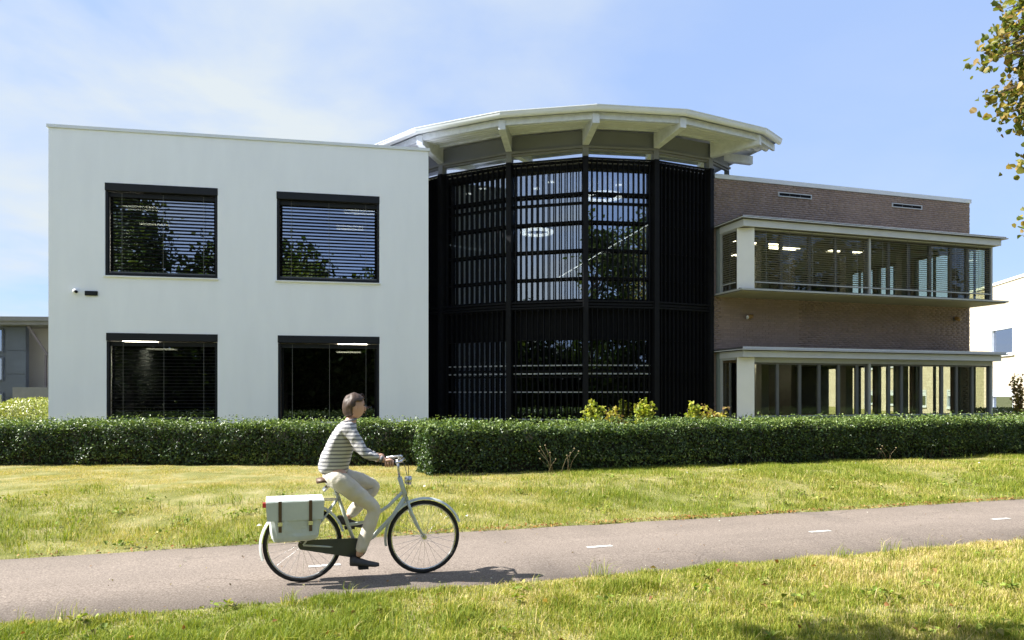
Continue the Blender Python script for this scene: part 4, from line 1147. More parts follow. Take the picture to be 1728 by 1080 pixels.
lowp = [(0.022, 0.036, 0.010), (0.032, 0.05, 0.014), (0.045, 0.06, 0.016)]
for i, (x, y) in enumerate(row):
    h_ = 4.7 + 1.0 * ((i * 7) % 5) / 5
    tree('thicket_tree', 'low dense tree, %s in the dark row across the path' % ORD[i], (x, y, 0), (x, y, h_ * 0.47), (3.0, 1.8, h_ * 0.52), 80, 55, 0.5, lowp, 140 + i, 0.15, 'low trees behind the camera', sigma=0.5)

# ------------------------------------------------------------------ far buildings
CBR = empty('cream_building', (28.1, 45.2, 0), math.atan2(0.982, 0.187))
tag(CBR, 'sunlit cream brick building beyond the brick wing', 'building')
XA, XB = -16.0, 46.0
wins = []
for s0, s1 in ((-5.3, -2.6), (1.2, 3.9), (7.7, 10.4), (14.2, 16.9), (20.7, 23.4), (-11.8, -9.1)):
    wins += [(s0, s1, 3.85, 5.7), (s0, s1, 0.75, 1.95)]
cw = MB().wall(XA, XB, -0.3, 0, 0.1, 7.85, wins)
cw.f = [tuple(reversed(f)) for f in cw.f]; cw.v = [(x, -0.3 - y, z) for (x, y, z) in cw.v]
cw.f = [tuple(reversed(f)) for f in cw.f]
cw = MB().wall(XA, XB, -0.3, 0, 0.1, 7.85, wins); cw.build('front_wall', M['cream'], CBR)
MB().box(XA, XA + 0.3, -12, -0.302, 0.1, 7.85).build('side_wall', M['cream'], CBR)
MB().box(XB - 0.3, XB, -12, -0.302, 0.1, 7.85).build('side_wall', M['cream'], CBR)
MB().box(XA + 0.3, XB - 0.3, -12, -0.302, 7.4, 7.6).build('roof', M['roofing'], CBR)
MB().box(XA - 0.04, XB + 0.04, -0.34, 0.05, 7.853, 8.0).build('roof_coping', M['white_metal'], CBR)
MB().box(XA + 0.35, XB - 0.35, -4.0, -3.9, 0.1, 7.3).build('interior_wall', M['interior_dark'], CBR)
for (a, b, c, d) in wins:
    f = MB(); f.box(a, a + 0.09, -0.10, 0.045, c, d).box(b - 0.09, b, -0.10, 0.045, c, d).box(a + 0.09, b - 0.09, -0.10, 0.045, c, c + 0.1).box(a + 0.09, b - 0.09, -0.10, 0.045, d - 0.1, d)
    f.box(a + 0.09, b - 0.09, -0.11, 0.02, d - 0.42, d - 0.1)
    wo_ = f.build('window', M['deck'], CBR)
    MB().box(a + 0.09, b - 0.09, -0.09, -0.08, c + 0.1, d - 0.42).build('pane', M['glass_a'], wo_)
    MB().box(a - 0.05, b + 0.05, 0.002, 0.09, c - 0.08, c - 0.003).build('sill', M['fascia'], wo_)
for s in (-7.4, 5.4, 12.2):
    MB().box(s - 0.7, s + 0.7, 0.003, 0.05, 6.5, 6.62).build('wall_vent', M['frame_grey'], CBR)

GP = empty('glass_pavilion', (-26.5, 30.5, 0.25), R(4))
tag(GP, 'blue grey glazed pavilion with flat roof at the far left', 'building')
M['blue_panel'] = mat('blue_grey_panel', (0.055, 0.07, 0.10), 0.35, var=0.25, scale=0.8, rvar=0.1)
M['beige'] = mat('beige_wall', (0.30, 0.29, 0.28), 0.8, var=0.06, scale=1.0)
MB().box(-3, 10.5, -0.6, 7, 4.45, 4.62).box(-3, 10.4, -0.45, 6.9, 4.30, 4.448).build('roof', M['frame_grey'], GP)
MB().box(-3, 5.95, 0.5, 0.7, 0.1, 4.29).build('front_wall', M['blue_panel'], GP)
MB().box(5.4, 12.4, 1.3, 1.5, 0.1, 4.29).build('rear_wall', M['beige'], GP)
pn = MB()
for x in (-2.8, -1.2, 0.4, 2.0, 3.6):
    for z in (0.5, 2.0, 3.2):
        f = MB().box(x, x + 1.45, 0.44, 0.495, z, z + 1.0).build('window_frame', M['frame_light'] if x < 3 else M['blue_panel'], GP)
        MB().box(x + 0.06, x + 1.39, 0.425, 0.4385, z + 0.06, z + 0.94).build('pane', M['glass_a'], f)
for x in (5.15,):
    for z in (0.3, 1.3, 2.3, 3.3):
        MB().box(x, x + 0.8, 0.46, 0.495, z, z + 0.96).build('cladding_panel', M['blue_panel'], GP)
yc = MB(); 
yc.bar((6.9, 0.2, 0.1), (6.9, 0.2, 3.1), 0.07, 0.07).bar((7.1, 0.2, 0.1), (7.1, 0.2, 3.1), 0.13, 0.13).bar((7.0, 0.2, 3.05), (6.3, 0.0, 4.29), 0.09, 0.09).bar((7.0, 0.2, 3.05), (7.7, 0.0, 4.29), 0.09, 0.09).bar((6.86, 0.2, 1.6), (7.14, 0.2, 1.6), 0.05, 0.05)
yc.build('forked_column', mat('purple_grey_steel', (0.10, 0.09, 0.105), 0.5), GP)
MB().box(6.2, 11, -0.9, -0.7, 0.1, 1.72).build('low_wall', M['frame_grey'], GP)

# ------------------------------------------------------------------ grass
def blades(name, X, Y, hgt, wid, lean, col, seed, seg=1, z=None, label=None):
    r = np.random.default_rng(seed); n = len(X)
    Z = gz(X, Y) - 0.012 if z is None else z
    a = r.random(n) * 2 * np.pi; t = np.stack([np.cos(a), np.sin(a), np.zeros(n)], 1) * (wid / 2)[:, None]
    la = a + np.pi / 2 + r.normal(size=n) * 0.5; ld = np.stack([np.cos(la), np.sin(la), np.zeros(n)], 1)
    B = np.stack([X, Y, Z], 1); h = hgt[:, None]; l = (lean * hgt)[:, None]; up = np.array([0, 0, 1.0])
    if seg == 1:
        m = B + ld * l * 0.3 + up * h * 0.62
        tip = B + ld * l + up * h * np.sqrt(np.clip(1 - 0.55 * np.clip(lean, 0, 1.2)[:, None] ** 2, 0.12, 1))
        V = np.stack([B - t, B + t, m + t * 0.7, m - t * 0.7, tip], 1).reshape(-1, 3); i = np.arange(n) * 5
        F = [np.stack([i, i + 1, i + 2, i + 3], 1), np.stack([i + 3, i + 2, i + 4], 1)]; k_ = 5
    else:
        tip = B + ld * l + up * h * np.sqrt(np.clip(1 - 0.5 * np.clip(lean, 0, 1.2)[:, None] ** 2, 0.12, 1))
        V = np.stack([B - t, B + t, tip], 1).reshape(-1, 3); i = np.arange(n) * 3
        F = [np.stack([i, i + 1, i + 2], 1)]; k_ = 3
    o = npmesh(name, V, F, M['grass'], None, np.repeat(col, k_, 0)); 
    tag(o, label, None, None, 'stuff')
    return o
STRAW = np.array([(0.58, 0.46, 0.22), (0.64, 0.52, 0.27), (0.52, 0.42, 0.19)])
FRESH = np.array([(0.18, 0.235, 0.022), (0.235, 0.275, 0.032), (0.13, 0.195, 0.022), (0.29, 0.305, 0.045)])
MIXED = np.array([(0.37, 0.345, 0.07), (0.44, 0.395, 0.10), (0.33, 0.33, 0.055)])
def gcol(d, n, seed):
    r = np.random.default_rng(seed)
    q = np.clip(d + r.normal(size=n) * 0.20, 0, 1)
    c = np.where((q < 0.42)[:, None], FRESH[r.integers(0, 4, n)], np.where((q < 0.66)[:, None], MIXED[r.integers(0, 3, n)], STRAW[r.integers(0, 3, n)]))
    return np.clip(c * (1 + r.normal(size=(n, 1)) * 0.13), 0.01, 1)

def scatter(n, u0, u1, n0_, n1_, seed, keep):
    r = np.random.default_rng(seed); u = r.uniform(u0, u1, n); v = r.uniform(n0_, n1_, n)
    x = u * UX - v * UY; y = u * UY + v * UX; k_ = keep(x, y, r)
    return x[k_], y[k_], v[k_]
# near verge
inn = lambda x, y, r: (y > 4.1) & (np.abs(x) < 0.82 * y + 0.3)
x, y, v = scatter(900000, -8, 12, 1.6, P0 + 0.015, 201, inn)
r = np.random.default_rng(202)
cl = fbm(x * 2.6 + 50, y * 2.6 + 50, 31, 3); dry = fbm(x * 0.55 + 20, y * 0.8 + 20, 41, 3)
edge = np.clip((P0 + 0.1 - v) / 0.5, 0, 1)
k_ = r.random(len(x)) < 0.45 + 0.8 * cl
x, y, v, cl, dry, edge = (q[k_] for q in (x, y, v, cl, dry, edge))
hg = (0.042 + 0.16 * np.clip(cl - 0.25, 0, 1) ** 1.3) * (0.55 + 0.75 * np.random.default_rng(1).random(len(x))) * (0.6 + 0.4 * edge)
d_ = 0.33 + (dry - 0.5) * 1.35 + np.clip((x - 2.2) / 8, -0.1, 0.14) - (cl - 0.5) * 0.35
blades('grass', x, y, hg, 0.0042 + 0.0026 * np.random.default_rng(2).random(len(x)), np.clip(np.abs(np.random.default_rng(3).normal(size=len(x))) * 0.55 + 0.1, 0, 1.3), gcol(d_, len(x), 203), 204, 1, label='sunlit near grass verge with long tufts below the cycle path')
# tall tufts and pale seed stalks in the near verge
r = np.random.default_rng(210)
tx = []; ty = []; th = []
for i in range(620):
    u = r.uniform(-8, 12); n_ = r.uniform(2.2, P0 - 0.05); cx, cy = uv2xy(u, n_)
    if cy < 3.8 or abs(cx) > 0.95 * cy: continue
    m = int(r.integers(14, 42)); sp = r.uniform(0.03, 0.09); h_ = r.uniform(0.10, 0.20)
    tx.append(cx + r.normal(size=m) * sp); ty.append(cy + r.normal(size=m) * sp); th.append(h_ * (0.6 + 0.6 * r.random(m)))
tx = np.concatenate(tx); ty = np.concatenate(ty); th = np.concatenate(th)
blades('grass_tufts', tx, ty, th, np.full(len(tx), 0.0055), np.clip(np.abs(r.normal(size=len(tx))) * 0.6 + 0.15, 0, 1.4), gcol(r.random(len(tx)) * 0.55 + 0.0, len(tx), 211), 212, 1, label='taller arching grass tufts scattered in the near verge')
# far verge
inf_ = lambda x, y, r: (np.abs(x) < 0.85 * y + 1.5) & (y < 24)
x, y, v = scatter(1900000, -16, 27, P1 - 0.01, 19.5, 220, inf_)
r = np.random.default_rng(221)
hl = (y > 15.35) & (x < -0.9); k_ = ~hl & ~((v > 13.5) & (x > -1.5))
x, y, v = x[k_], y[k_], v[k_]
cl = fbm(x * 1.7 + 60, y * 1.7 + 60, 32, 3); dry = fbm(x * 0.45 + 33, y * 0.7 + 12, 42, 3)
k_ = r.random(len(x)) < (0.55 + 0.7 * cl) * np.clip(11.5 / y, 0.4, 1.1)
x, y, v, cl, dry = (q[k_] for q in (x, y, v, cl, dry))
bank = np.clip((v - 10.2) / 1.5, 0, 1); left = np.clip((0.5 - x) / 3.0, 0, 1)
d_ = 0.26 + (dry - 0.5) * 1.15 + bank * (0.12 + 0.42 * left) - (cl - 0.5) * 0.35
ed = np.clip((v - P1) / 0.25, 0, 1)
hg = (0.034 + 0.11 * np.clip(cl - 0.3, 0, 1)) * (0.6 + 0.7 * np.random.default_rng(4).random(len(x))) * (1 - 0.45 * bank * left) * (0.55 + 0.45 * ed)
blades('grass', x, y, hg, (0.0048 + 0.0035 * np.random.default_rng(5).random(len(x))) * np.clip(y / 10.5, 0.85, 1.7), np.clip(np.abs(np.random.default_rng(6).normal(size=len(x))) * 0.6 + 0.1, 0, 1.3), gcol(d_, len(x), 223), 224, 2, label='far grass verge, straw dry by the left hedge and greener near the path')
tx = []; ty = []; th = []
r = np.random.default_rng(230)
for i in range(800):
    u = r.uniform(-13, 20); n_ = r.uniform(P1 + 0.05, 11.8 if r.random() < 0.8 else 12.9); cx, cy = uv2xy(u, n_)
    m = int(r.integers(14, 40)); sp = r.uniform(0.05, 0.14); h_ = r.uniform(0.07, 0.17)
    tx.append(cx + r.normal(size=m) * sp * 1.4); ty.append(cy + r.normal(size=m) * sp); th.append(h_ * (0.6 + 0.6 * r.random(m)))
tx = np.concatenate(tx); ty = np.concatenate(ty); th = np.concatenate(th)
blades('grass_tufts', tx, ty, th, np.full(len(tx), 0.0085), np.clip(np.abs(r.normal(size=len(tx))) * 0.6 + 0.15, 0, 1.4), gcol(r.random(len(tx)) * 0.42, len(tx), 231), 232, 1, label='greener tufts dotting the far verge beside the path')

# fallen leaves along the path edges and in the grass
r = np.random.default_rng(240)
def litter(name, n, fn, pal, size, seed, label, flat=0.35):
    rr = np.random.default_rng(seed); P = fn(rr, n)
    V, F = leaf_geo(P, np.array([0, 0, 1.0]) + rr.normal(size=P.shape) * flat, size * (0.6 + 0.8 * rr.random(len(P))), 0.7, 0.35, seed)
    o = npmesh(name, V, [F], M['grass'], None, np.repeat(pick(pal, len(P), seed, 0.2), 4, 0)); tag(o, label, None, None, 'stuff')
BRN = [(0.26, 0.12, 0.04), (0.34, 0.18, 0.06), (0.20, 0.09, 0.035), (0.40, 0.26, 0.10)]
def edge_pts(rr, n):
    u = rr.uniform(-8, 20, n); w_ = vnoise(u * 0.8 + 5, u * 0, 77); k_ = rr.random(n) < 0.15 + 0.85 * np.clip((u - 0.3) / 2.5, 0, 1) * (0.4 + w_); u = u[k_]
    n_ = P1 + rr.normal(size=len(u)) * 0.05 + 0.035; x_, y_ = u * UX - n_ * UY, u * UY + n_ * UX
    return np.stack([x_, y_, np.maximum(gz(x_, y_), 0.0) + 0.012 + rr.random(len(u)) * 0.02], 1)
litter('fallen_leaves', 2600, edge_pts, BRN, 0.035, 241, 'brown fallen leaves along the far edge of the path')
def near_pts(rr, n):
    u = rr.uniform(-7, 12, n); n_ = rr.uniform(2.5, P0 - 0.05, n); x_, y_ = u * UX - n_ * UY, u * UY + n_ * UX
    return np.stack([x_, y_, gz(x_, y_) + 0.05 + rr.random(n) * 0.03], 1)
litter('fallen_leaves', 260, near_pts, BRN, 0.05, 242, 'scattered rust coloured leaves lying in the near grass', 0.6)
def path_pts(rr, n):
    u = rr.uniform(-7, 18, n); n_ = np.where(rr.random(n) < 0.6, P0 + np.abs(rr.normal(size=n)) * 0.25, rr.uniform(P0, P1, n)); x_, y_ = u * UX - n_ * UY, u * UY + n_ * UX
    return np.stack([x_, y_, np.full(n, 0.018)], 1)
litter('path_litter', 420, path_pts, [(0.30, 0.24, 0.13), (0.12, 0.09, 0.05), (0.5, 0.48, 0.42), (0.25, 0.13, 0.05)], 0.022, 243, 'specks of dry leaf and grit on the cycle path')
def white_pts(rr, n):
    u = rr.uniform(-9, 17, n); n_ = rr.uniform(P1 + 0.5, 12.2, n); x_, y_ = u * UX - n_ * UY, u * UY + n_ * UX
    return np.stack([x_, y_, gz(x_, y_) + 0.07 + rr.random(n) * 0.02], 1)
litter('pale_litter', 34, white_pts, [(0.75, 0.73, 0.66), (0.7, 0.66, 0.55)], 0.055, 244, 'small pale petals and scraps lying in the far grass', 0.5)

# broad-leaved weeds and clover between the grass
r = np.random.default_rng(250); wp = []; wn = []
for i in range(190):
    if i % 2: u = r.uniform(-7, 11); n_ = r.uniform(2.6, P0 - 0.05)
    else: u = r.uniform(-12, 18); n_ = r.uniform(P1 + 0.05, 12.3)
    cx, cy = uv2xy(u, n_); m = int(r.integers(8, 26)); sp = r.uniform(0.03, 0.09) * (1 if i % 2 else 1.6)
    px_ = cx + r.normal(size=m) * sp; py_ = cy + r.normal(size=m) * sp
    wp.append(np.stack([px_, py_, gz(px_, py_) + 0.03 + 0.05 * r.random(m)], 1))
wp = np.concatenate(wp)
V, F = leaf_round(wp, np.array([0, 0, 1.0]) + r.normal(size=wp.shape) * 0.45, 0.022 + 0.035 * r.random(len(wp)), 251)
tag(npmesh('lawn_weeds', V, F, M['grass'], None, np.repeat(pick([(0.17, 0.24, 0.035), (0.21, 0.27, 0.045), (0.26, 0.28, 0.06), (0.30, 0.27, 0.08)], len(wp), 252, 0.2), 8, 0)), 'broad leaved weeds and clover scattered through both verges', None, None, 'stuff')

# dry weed stalks against the right hedge
M['dry_stem'] = mat('dry_stalk', (0.26, 0.20, 0.11), 0.9, var=0.2)
def weed(px, Y, m, h0, label, seed):
    rd = random.Random(seed); x0 = (px - 864) / 1250 * Y
    root = empty('dry_weed', (x0, Y, float(gz(np.array([x0]), np.array([Y]))[0]))); tag(root, label, 'plant', 'dry weeds along the right hedge')
    st_ = MB(); hd = MB()
    for i in range(m):
        a = rd.uniform(-0.28, 0.28); h_ = h0 * rd.uniform(0.55, 1.05); b_ = rd.uniform(-0.12, 0.12)
        p = [(b_, rd.uniform(-0.05, 0.05), 0), (b_ + a * 0.4, -0.03, h_ * 0.6), (b_ + a, -0.05, h_)]
        st_.tube(p, [0.003, 0.0025, 0.0015], 5)
        hd.ball((p[2][0], p[2][1], p[2][2] + 0.012), 0.015, 0.015, 0.013, 7, 5)
    st_.build('stalks', M['dry_stem'], root)['kind'] = 'stuff'; hd.build('seed_heads', M['dry_stem'], root)['kind'] = 'stuff'
weed(925, 13.35, 6, 0.52, 'cluster of dry seed head stalks against the hedge below rotunda', 1)
weed(955, 13.5, 4, 0.45, 'dry seed head stalks just right of the biggest stalk cluster', 2)
weed(1498, 16.2, 4, 0.42, 'dry stalks at the hedge foot below the lower bay', 4)

# ------------------------------------------------------------------ cyclist
BIKE_LOC = (-1.458, 6.93, 0.008)
BK = empty('bicycle', BIKE_LOC, PA)
tag(BK, 'pale upright city bicycle ridden to the right on the path', 'bicycle')
M['bike_paint'] = mat('pale_bike_paint', (0.52, 0.57, 0.54), 0.28, var=0.04)
M['chain'] = mat('dark_chain_case', (0.05, 0.055, 0.055), 0.35, var=0.2)
M['rubber'] = mat('black_rubber', (0.015, 0.015, 0.015), 0.8)
M['chrome'] = mat('bright_metal', (0.62, 0.62, 0.63), 0.25, 0.9)
M['saddle'] = mat('brown_saddle', (0.10, 0.055, 0.03), 0.5)
def arc(c, r_, a0, a1, n):
    return [(c[0] + r_ * math.cos(a0 + (a1 - a0) * i / n), c[1], c[2] + r_ * math.sin(a0 + (a1 - a0) * i / n)) for i in range(n + 1)]
RH, FH, BBk = (-0.48, 0, 0.35), (0.64, 0, 0.35), (0.0, 0, 0.29)
def wheel(c):
    tyre = MB(); n = 40
    tyre.tube([(c[0] + 0.332 * math.cos(2 * math.pi * i / n), 0, c[2] + 0.332 * math.sin(2 * math.pi * i / n)) for i in range(n + 1)], 0.019, 8, False)
    wh = MB().tube([(c[0], -0.04, c[2]), (c[0], 0.04, c[2])], 0.022, 12).build('wheel', M['chrome'], BK)
    tyre.build('tyre', M['rubber'], wh)
    rim = MB(); rim.tube([(c[0] + 0.312 * math.cos(2 * math.pi * i / n), 0, c[2] + 0.312 * math.sin(2 * math.pi * i / n)) for i in range(n + 1)], 0.010, 6, False)
    rim.build('rim', M['chrome'], wh)
    sp = MB()
    for i in range(28):
        t = 2 * math.pi * i / 28; sgn = 1 if i % 2 else -1
        sp.tube([(c[0] + 0.02 * math.cos(t + sgn), 0.03 * sgn, c[2] + 0.02 * math.sin(t + sgn)), (c[0] + 0.305 * math.cos(t), 0, c[2] + 0.305 * math.sin(t))], 0.0013, 4, False)
    sp.build('spokes', M['chrome'], wh)
wheel(RH); wheel(FH)
fr = MB()
fr.tube([(0.46, 0, 0.74), (0.34, 0, 0.56), (0.16, 0, 0.38), BBk], 0.020, 10)
fr.tube([(0.45, 0, 0.80), (0.30, 0, 0.66), (0.08, 0, 0.52), (-0.09, 0, 0.50)], 0.016, 10)
fr.tube([BBk, (-0.19, 0, 0.84)], 0.017, 10)
fr.tube([(0.405, 0, 0.93), (0.475, 0, 0.70)], 0.022, 10)
for s in (-1, 1):
    fr.tube([(0, 0.035 * s, 0.29), (-0.25, 0.055 * s, 0.32), (-0.48, 0.062 * s, 0.35)], 0.010, 8)
    fr.tube([(-0.16, 0.02 * s, 0.76), (-0.32, 0.055 * s, 0.55), (-0.48, 0.062 * s, 0.35)], 0.009, 8)
    fr.tube([(0.478, 0.03 * s, 0.70), (0.51, 0.055 * s, 0.60), (0.58, 0.055 * s, 0.45), (0.64, 0.055 * s, 0.35)], [0.014, 0.014, 0.011, 0.008], 8)
fr.build('frame', M['bike_paint'], BK)
def fender(c, a0, a1, name):
    b = MB(); n = 22; vs = []
    for i in range(n + 1):
        t = a0 + (a1 - a0) * i / n
        for (dr, dy_) in ((-0.012, -0.03), (0.006, -0.018), (0.01, 0), (0.006, 0.018), (-0.012, 0.03)):
            vs.append((c[0] + (0.372 + dr) * math.cos(t), dy_, c[2] + (0.372 + dr) * math.sin(t)))
    b.add(vs, [(5 * i + j, 5 * i + j + 1, 5 * i + j + 6, 5 * i + j + 5) for i in range(n) for j in range(4)], True)
    b.build(name, M['bike_paint'], BK)
fender(RH, R(15), R(200), 'fender'); fender(FH, R(20), R(190), 'fender')
hb = MB()
hb.tube([(0.405, 0, 0.93), (0.385, 0, 1.10)], 0.012, 10)
hb.tube([(0.22, -0.29, 1.085), (0.36, -0.28, 1.10), (0.425, -0.17, 1.115), (0.40, 0, 1.11), (0.425, 0.17, 1.115), (0.36, 0.28, 1.10), (0.22, 0.29, 1.085)], 0.011, 10)
hb.build('handlebar', M['chrome'], BK)
for s in (-1, 1):
    MB().tube([(0.20, 0.29 * s, 1.082), (0.32, 0.284 * s, 1.096)], 0.016, 10).build('grip', M['rubber'], BK)
sdl = MB(); vs = []
for (x_, w_, z_) in ((-0.36, 0.085, 0.935), (-0.30, 0.105, 0.945), (-0.22, 0.085, 0.935), (-0.14, 0.04, 0.93), (-0.08, 0.022, 0.925)):
    vs += [(x_, -w_, z_ - 0.03), (x_, -w_ * 0.7, z_ + 0.005), (x_, 0, z_ + 0.012), (x_, w_ * 0.7, z_ + 0.005), (x_, w_, z_ - 0.03)]
sdl.add(vs, [(5 * i + j, 5 * i + 5 + j, 5 * i + 6 + j, 5 * i + j + 1) for i in range(4) for j in range(4)] + [(0, 1, 2, 3, 4), (24, 23, 22, 21, 20), (0, 4, 9, 5), (5, 9, 14, 10), (10, 14, 19, 15), (15, 19, 24, 20)], True)
sdl.build('saddle', M['saddle'], BK)
MB().tube([(-0.185, 0, 0.83), (-0.215, 0, 0.92)], 0.0125, 8).build('seat_post', M['chrome'], BK)
cc = MB(); vs = []
n = 14
outl = arc((0.0, 0, 0.29), 0.092, -R(90), R(90), n) + arc((-0.48, 0, 0.35), 0.045, R(90), R(270), n)
cc.add([(p[0], -0.062, p[2]) for p in outl] + [(p[0], -0.045, p[2]) for p in outl], [tuple(range(len(outl))), tuple(range(2 * len(outl) - 1, len(outl) - 1, -1))] + [(i, (i + 1) % len(outl), len(outl) + (i + 1) % len(outl), len(outl) + i) for i in range(len(outl))])
cc.build('chain_case', M['chain'], BK)
PD = [(0.05, -0.13, 0.126), (-0.05, 0.13, 0.454)]
for (px_, py_, pz_) in PD:
    s = -1 if py_ < 0 else 1
    c_ = MB().bar((0, 0.075 * s, 0.29), (px_, 0.085 * s, pz_), 0.022, 0.012).build('crank', M['chrome'], BK)
    MB().box(px_ - 0.045, px_ + 0.045, py_ - 0.045, py_ + 0.045, pz_ - 0.012, pz_ + 0.012).build('pedal', M['rubber'], c_)
rk = MB()
for s in (-1, 1):
    rk.tube([(-0.17, 0.05 * s, 0.745), (-0.78, 0.06 * s, 0.755)], 0.006, 6); rk.tube([(-0.50, 0.065 * s, 0.37), (-0.62, 0.06 * s, 0.75)], 0.005, 6)
for x_ in (-0.3, -0.45, -0.6, -0.75): rk.tube([(x_, -0.058, 0.752), (x_, 0.058, 0.752)], 0.005, 6)
rk.build('rear_rack', M['chrome'], BK)
MB().tube([(0.455, 0, 0.90), (0.515, 0, 0.895)], [0.035, 0.045], 14).build('front_light', M['chrome'], BK)
MB().box(-0.83, -0.80, -0.03, 0.03, 0.70, 0.74).build('rear_light', mat('red_reflector', (0.4, 0.02, 0.02), 0.3), BK)
MB().tube([(0.02, 0.05, 0.29), (-0.02, 0.14, 0.02)], 0.007, 6).build('kickstand', M['chrome'], BK) if False else None

for s in (-1, 1):
    MB().tube([(0.33, 0.26 * s, 1.09), (0.27, 0.25 * s, 1.075), (0.21, 0.258 * s, 1.065)], 0.005, 6).build('brake_lever', M['chrome'], BK)
    MB().tube([(0.36, 0.24 * s, 1.10), (0.47, 0.12 * s, 1.05), (0.49, 0.04 * s, 0.92), (0.47, 0.028 * s, 0.75)], 0.0035, 6).build('brake_cable', M['rubber'], BK)
MB().ball((0.40, -0.10, 1.135), 0.022, 0.022, 0.016, 12, 8).build('bell', M['chrome'], BK)
MB().tube([(-0.235, 0, 0.89), (-0.30, 0, 0.83)], 0.02, 8).build('saddle_spring', M['chrome'], BK)
# pale double pannier bag over the rack
FOLD = bpy.data.textures.new('cloth_folds', 'CLOUDS'); FOLD.noise_scale = 0.07; FOLD.noise_depth = 2
FOLD2 = bpy.data.textures.new('bag_sag', 'CLOUDS'); FOLD2.noise_scale = 0.16; FOLD2.noise_depth = 1
def folds(o, amount):
    d_ = o.modifiers.new('sub', 'SUBSURF'); d_.levels = 1; d_.render_levels = 1
    d_ = o.modifiers.new('folds', 'DISPLACE'); d_.texture = FOLD; d_.strength = amount; d_.mid_level = 0.5
PB = empty('pannier_bag', BIKE_LOC, PA)
tag(PB, 'pale double pannier bag hanging over the bicycle rear rack', 'bag')
M['pannier'] = mat('pale_canvas', (0.56, 0.60, 0.57), 0.75, var=0.06, scale=6, bump=0.15, bscale=30)
for s in (-1, 1):
    b = MB()
    b.hexa([(-0.74, s * 0.085, 0.40), (-0.34, s * 0.085, 0.42), (-0.34, s * 0.205, 0.42), (-0.74, s * 0.205, 0.40)], [(-0.80, s * 0.075, 0.755), (-0.30, s * 0.075, 0.755), (-0.30, s * 0.185, 0.74), (-0.80, s * 0.185, 0.74)])
    if s > 0: b.f = [tuple(reversed(f)) for f in b.f]
    bo = b.build('bag_side', M['pannier'], PB, 0.045)
    sb_ = bo.modifiers.new('sub', 'SUBSURF'); sb_.subdivision_type = 'SIMPLE'; sb_.levels = 3; sb_.render_levels = 3
    ds_ = bo.modifiers.new('sag', 'DISPLACE'); ds_.texture = FOLD2; ds_.strength = 0.035; ds_.mid_level = 0.5; ds_.texture_coords = 'OBJECT'; ds_.texture_coords_object = PB
    fl = MB().hexa([(-0.79, s * 0.19, 0.60), (-0.31, s * 0.19, 0.60), (-0.31, s * 0.20, 0.60), (-0.79, s * 0.20, 0.60)], [(-0.80, s * 0.185, 0.765), (-0.30, s * 0.185, 0.765), (-0.30, s * 0.197, 0.765), (-0.80, s * 0.197, 0.765)])
    fl.build('flap', M['pannier'], PB)
for s in (-1, 1):
    for x_ in (-0.68, -0.42):
        sp_ = MB().bar((x_, s * 0.2035, 0.775), (x_, s * 0.2035, 0.50), 0.028, 0.005, (0, 1, 0)).build('strap', M['saddle'], PB)
        MB().box(x_ - 0.02, x_ + 0.02, s * 0.206 - 0.004, s * 0.206 + 0.004, 0.555, 0.59).build('buckle', M['chrome'], sp_)
MB().box(-0.80, -0.30, -0.185, 0.185, 0.762, 0.774).build('bag_bridge', M['pannier'], PB, 0.004)

PE = empty('person', BIKE_LOC, PA)
tag(PE, 'person in a grey striped top and pale trousers riding the bicycle', 'person')
M['skin'] = mat('skin', (0.52, 0.31, 0.22), 0.5, var=0.05, scale=8)
M['shirt'] = mat('light_grey_knit', (0.36, 0.36, 0.38), 0.85, var=0.12, scale=7, bump=1.0, bscale=11, col2=(0.46, 0.46, 0.48))
_t = M['shirt'].node_tree; _b = _t.nodes['Principled BSDF']
_c = _t.nodes.new('ShaderNodeTexCoord'); _w = _t.nodes.new('ShaderNodeTexWave'); _w.bands_direction = 'Z'; _w.inputs['Scale'].default_value = 9.0; _w.inputs['Distortion'].default_value = 0.6
_t.links.new(_c.outputs['Object'], _w.inputs['Vector'])
_r = _t.nodes.new('ShaderNodeValToRGB'); _r.color_ramp.elements[0].position = 0.62; _r.color_ramp.elements[0].color = (0.50, 0.49, 0.49, 1); _r.color_ramp.elements[1].position = 0.70; _r.color_ramp.elements[1].color = (0.17, 0.17, 0.19, 1)
_t.links.new(_w.outputs['Fac'], _r.inputs[0]); _t.links.new(_r.outputs[0], _b.inputs['Base Color'])
M['shirt_dark'] = mat('grey_ribbed_knit', (0.20, 0.20, 0.215), 0.9, var=0.1, scale=20)
M['trousers'] = mat('pale_beige_cotton', (0.60, 0.55, 0.46), 0.85, var=0.09, scale=6, bump=1.0, bscale=12)
M['hair'] = mat('brown_hair', (0.06, 0.035, 0.022), 0.55, var=0.35, scale=30, stretch=(1, 1, 0.2), bump=0.5, bscale=60)
M['shoe'] = mat('dark_shoe', (0.04, 0.038, 0.036), 0.55)
M['eye'] = mat('dark_eye', (0.02, 0.015, 0.012), 0.2)
M['lip'] = mat('lip', (0.36, 0.17, 0.14), 0.5)

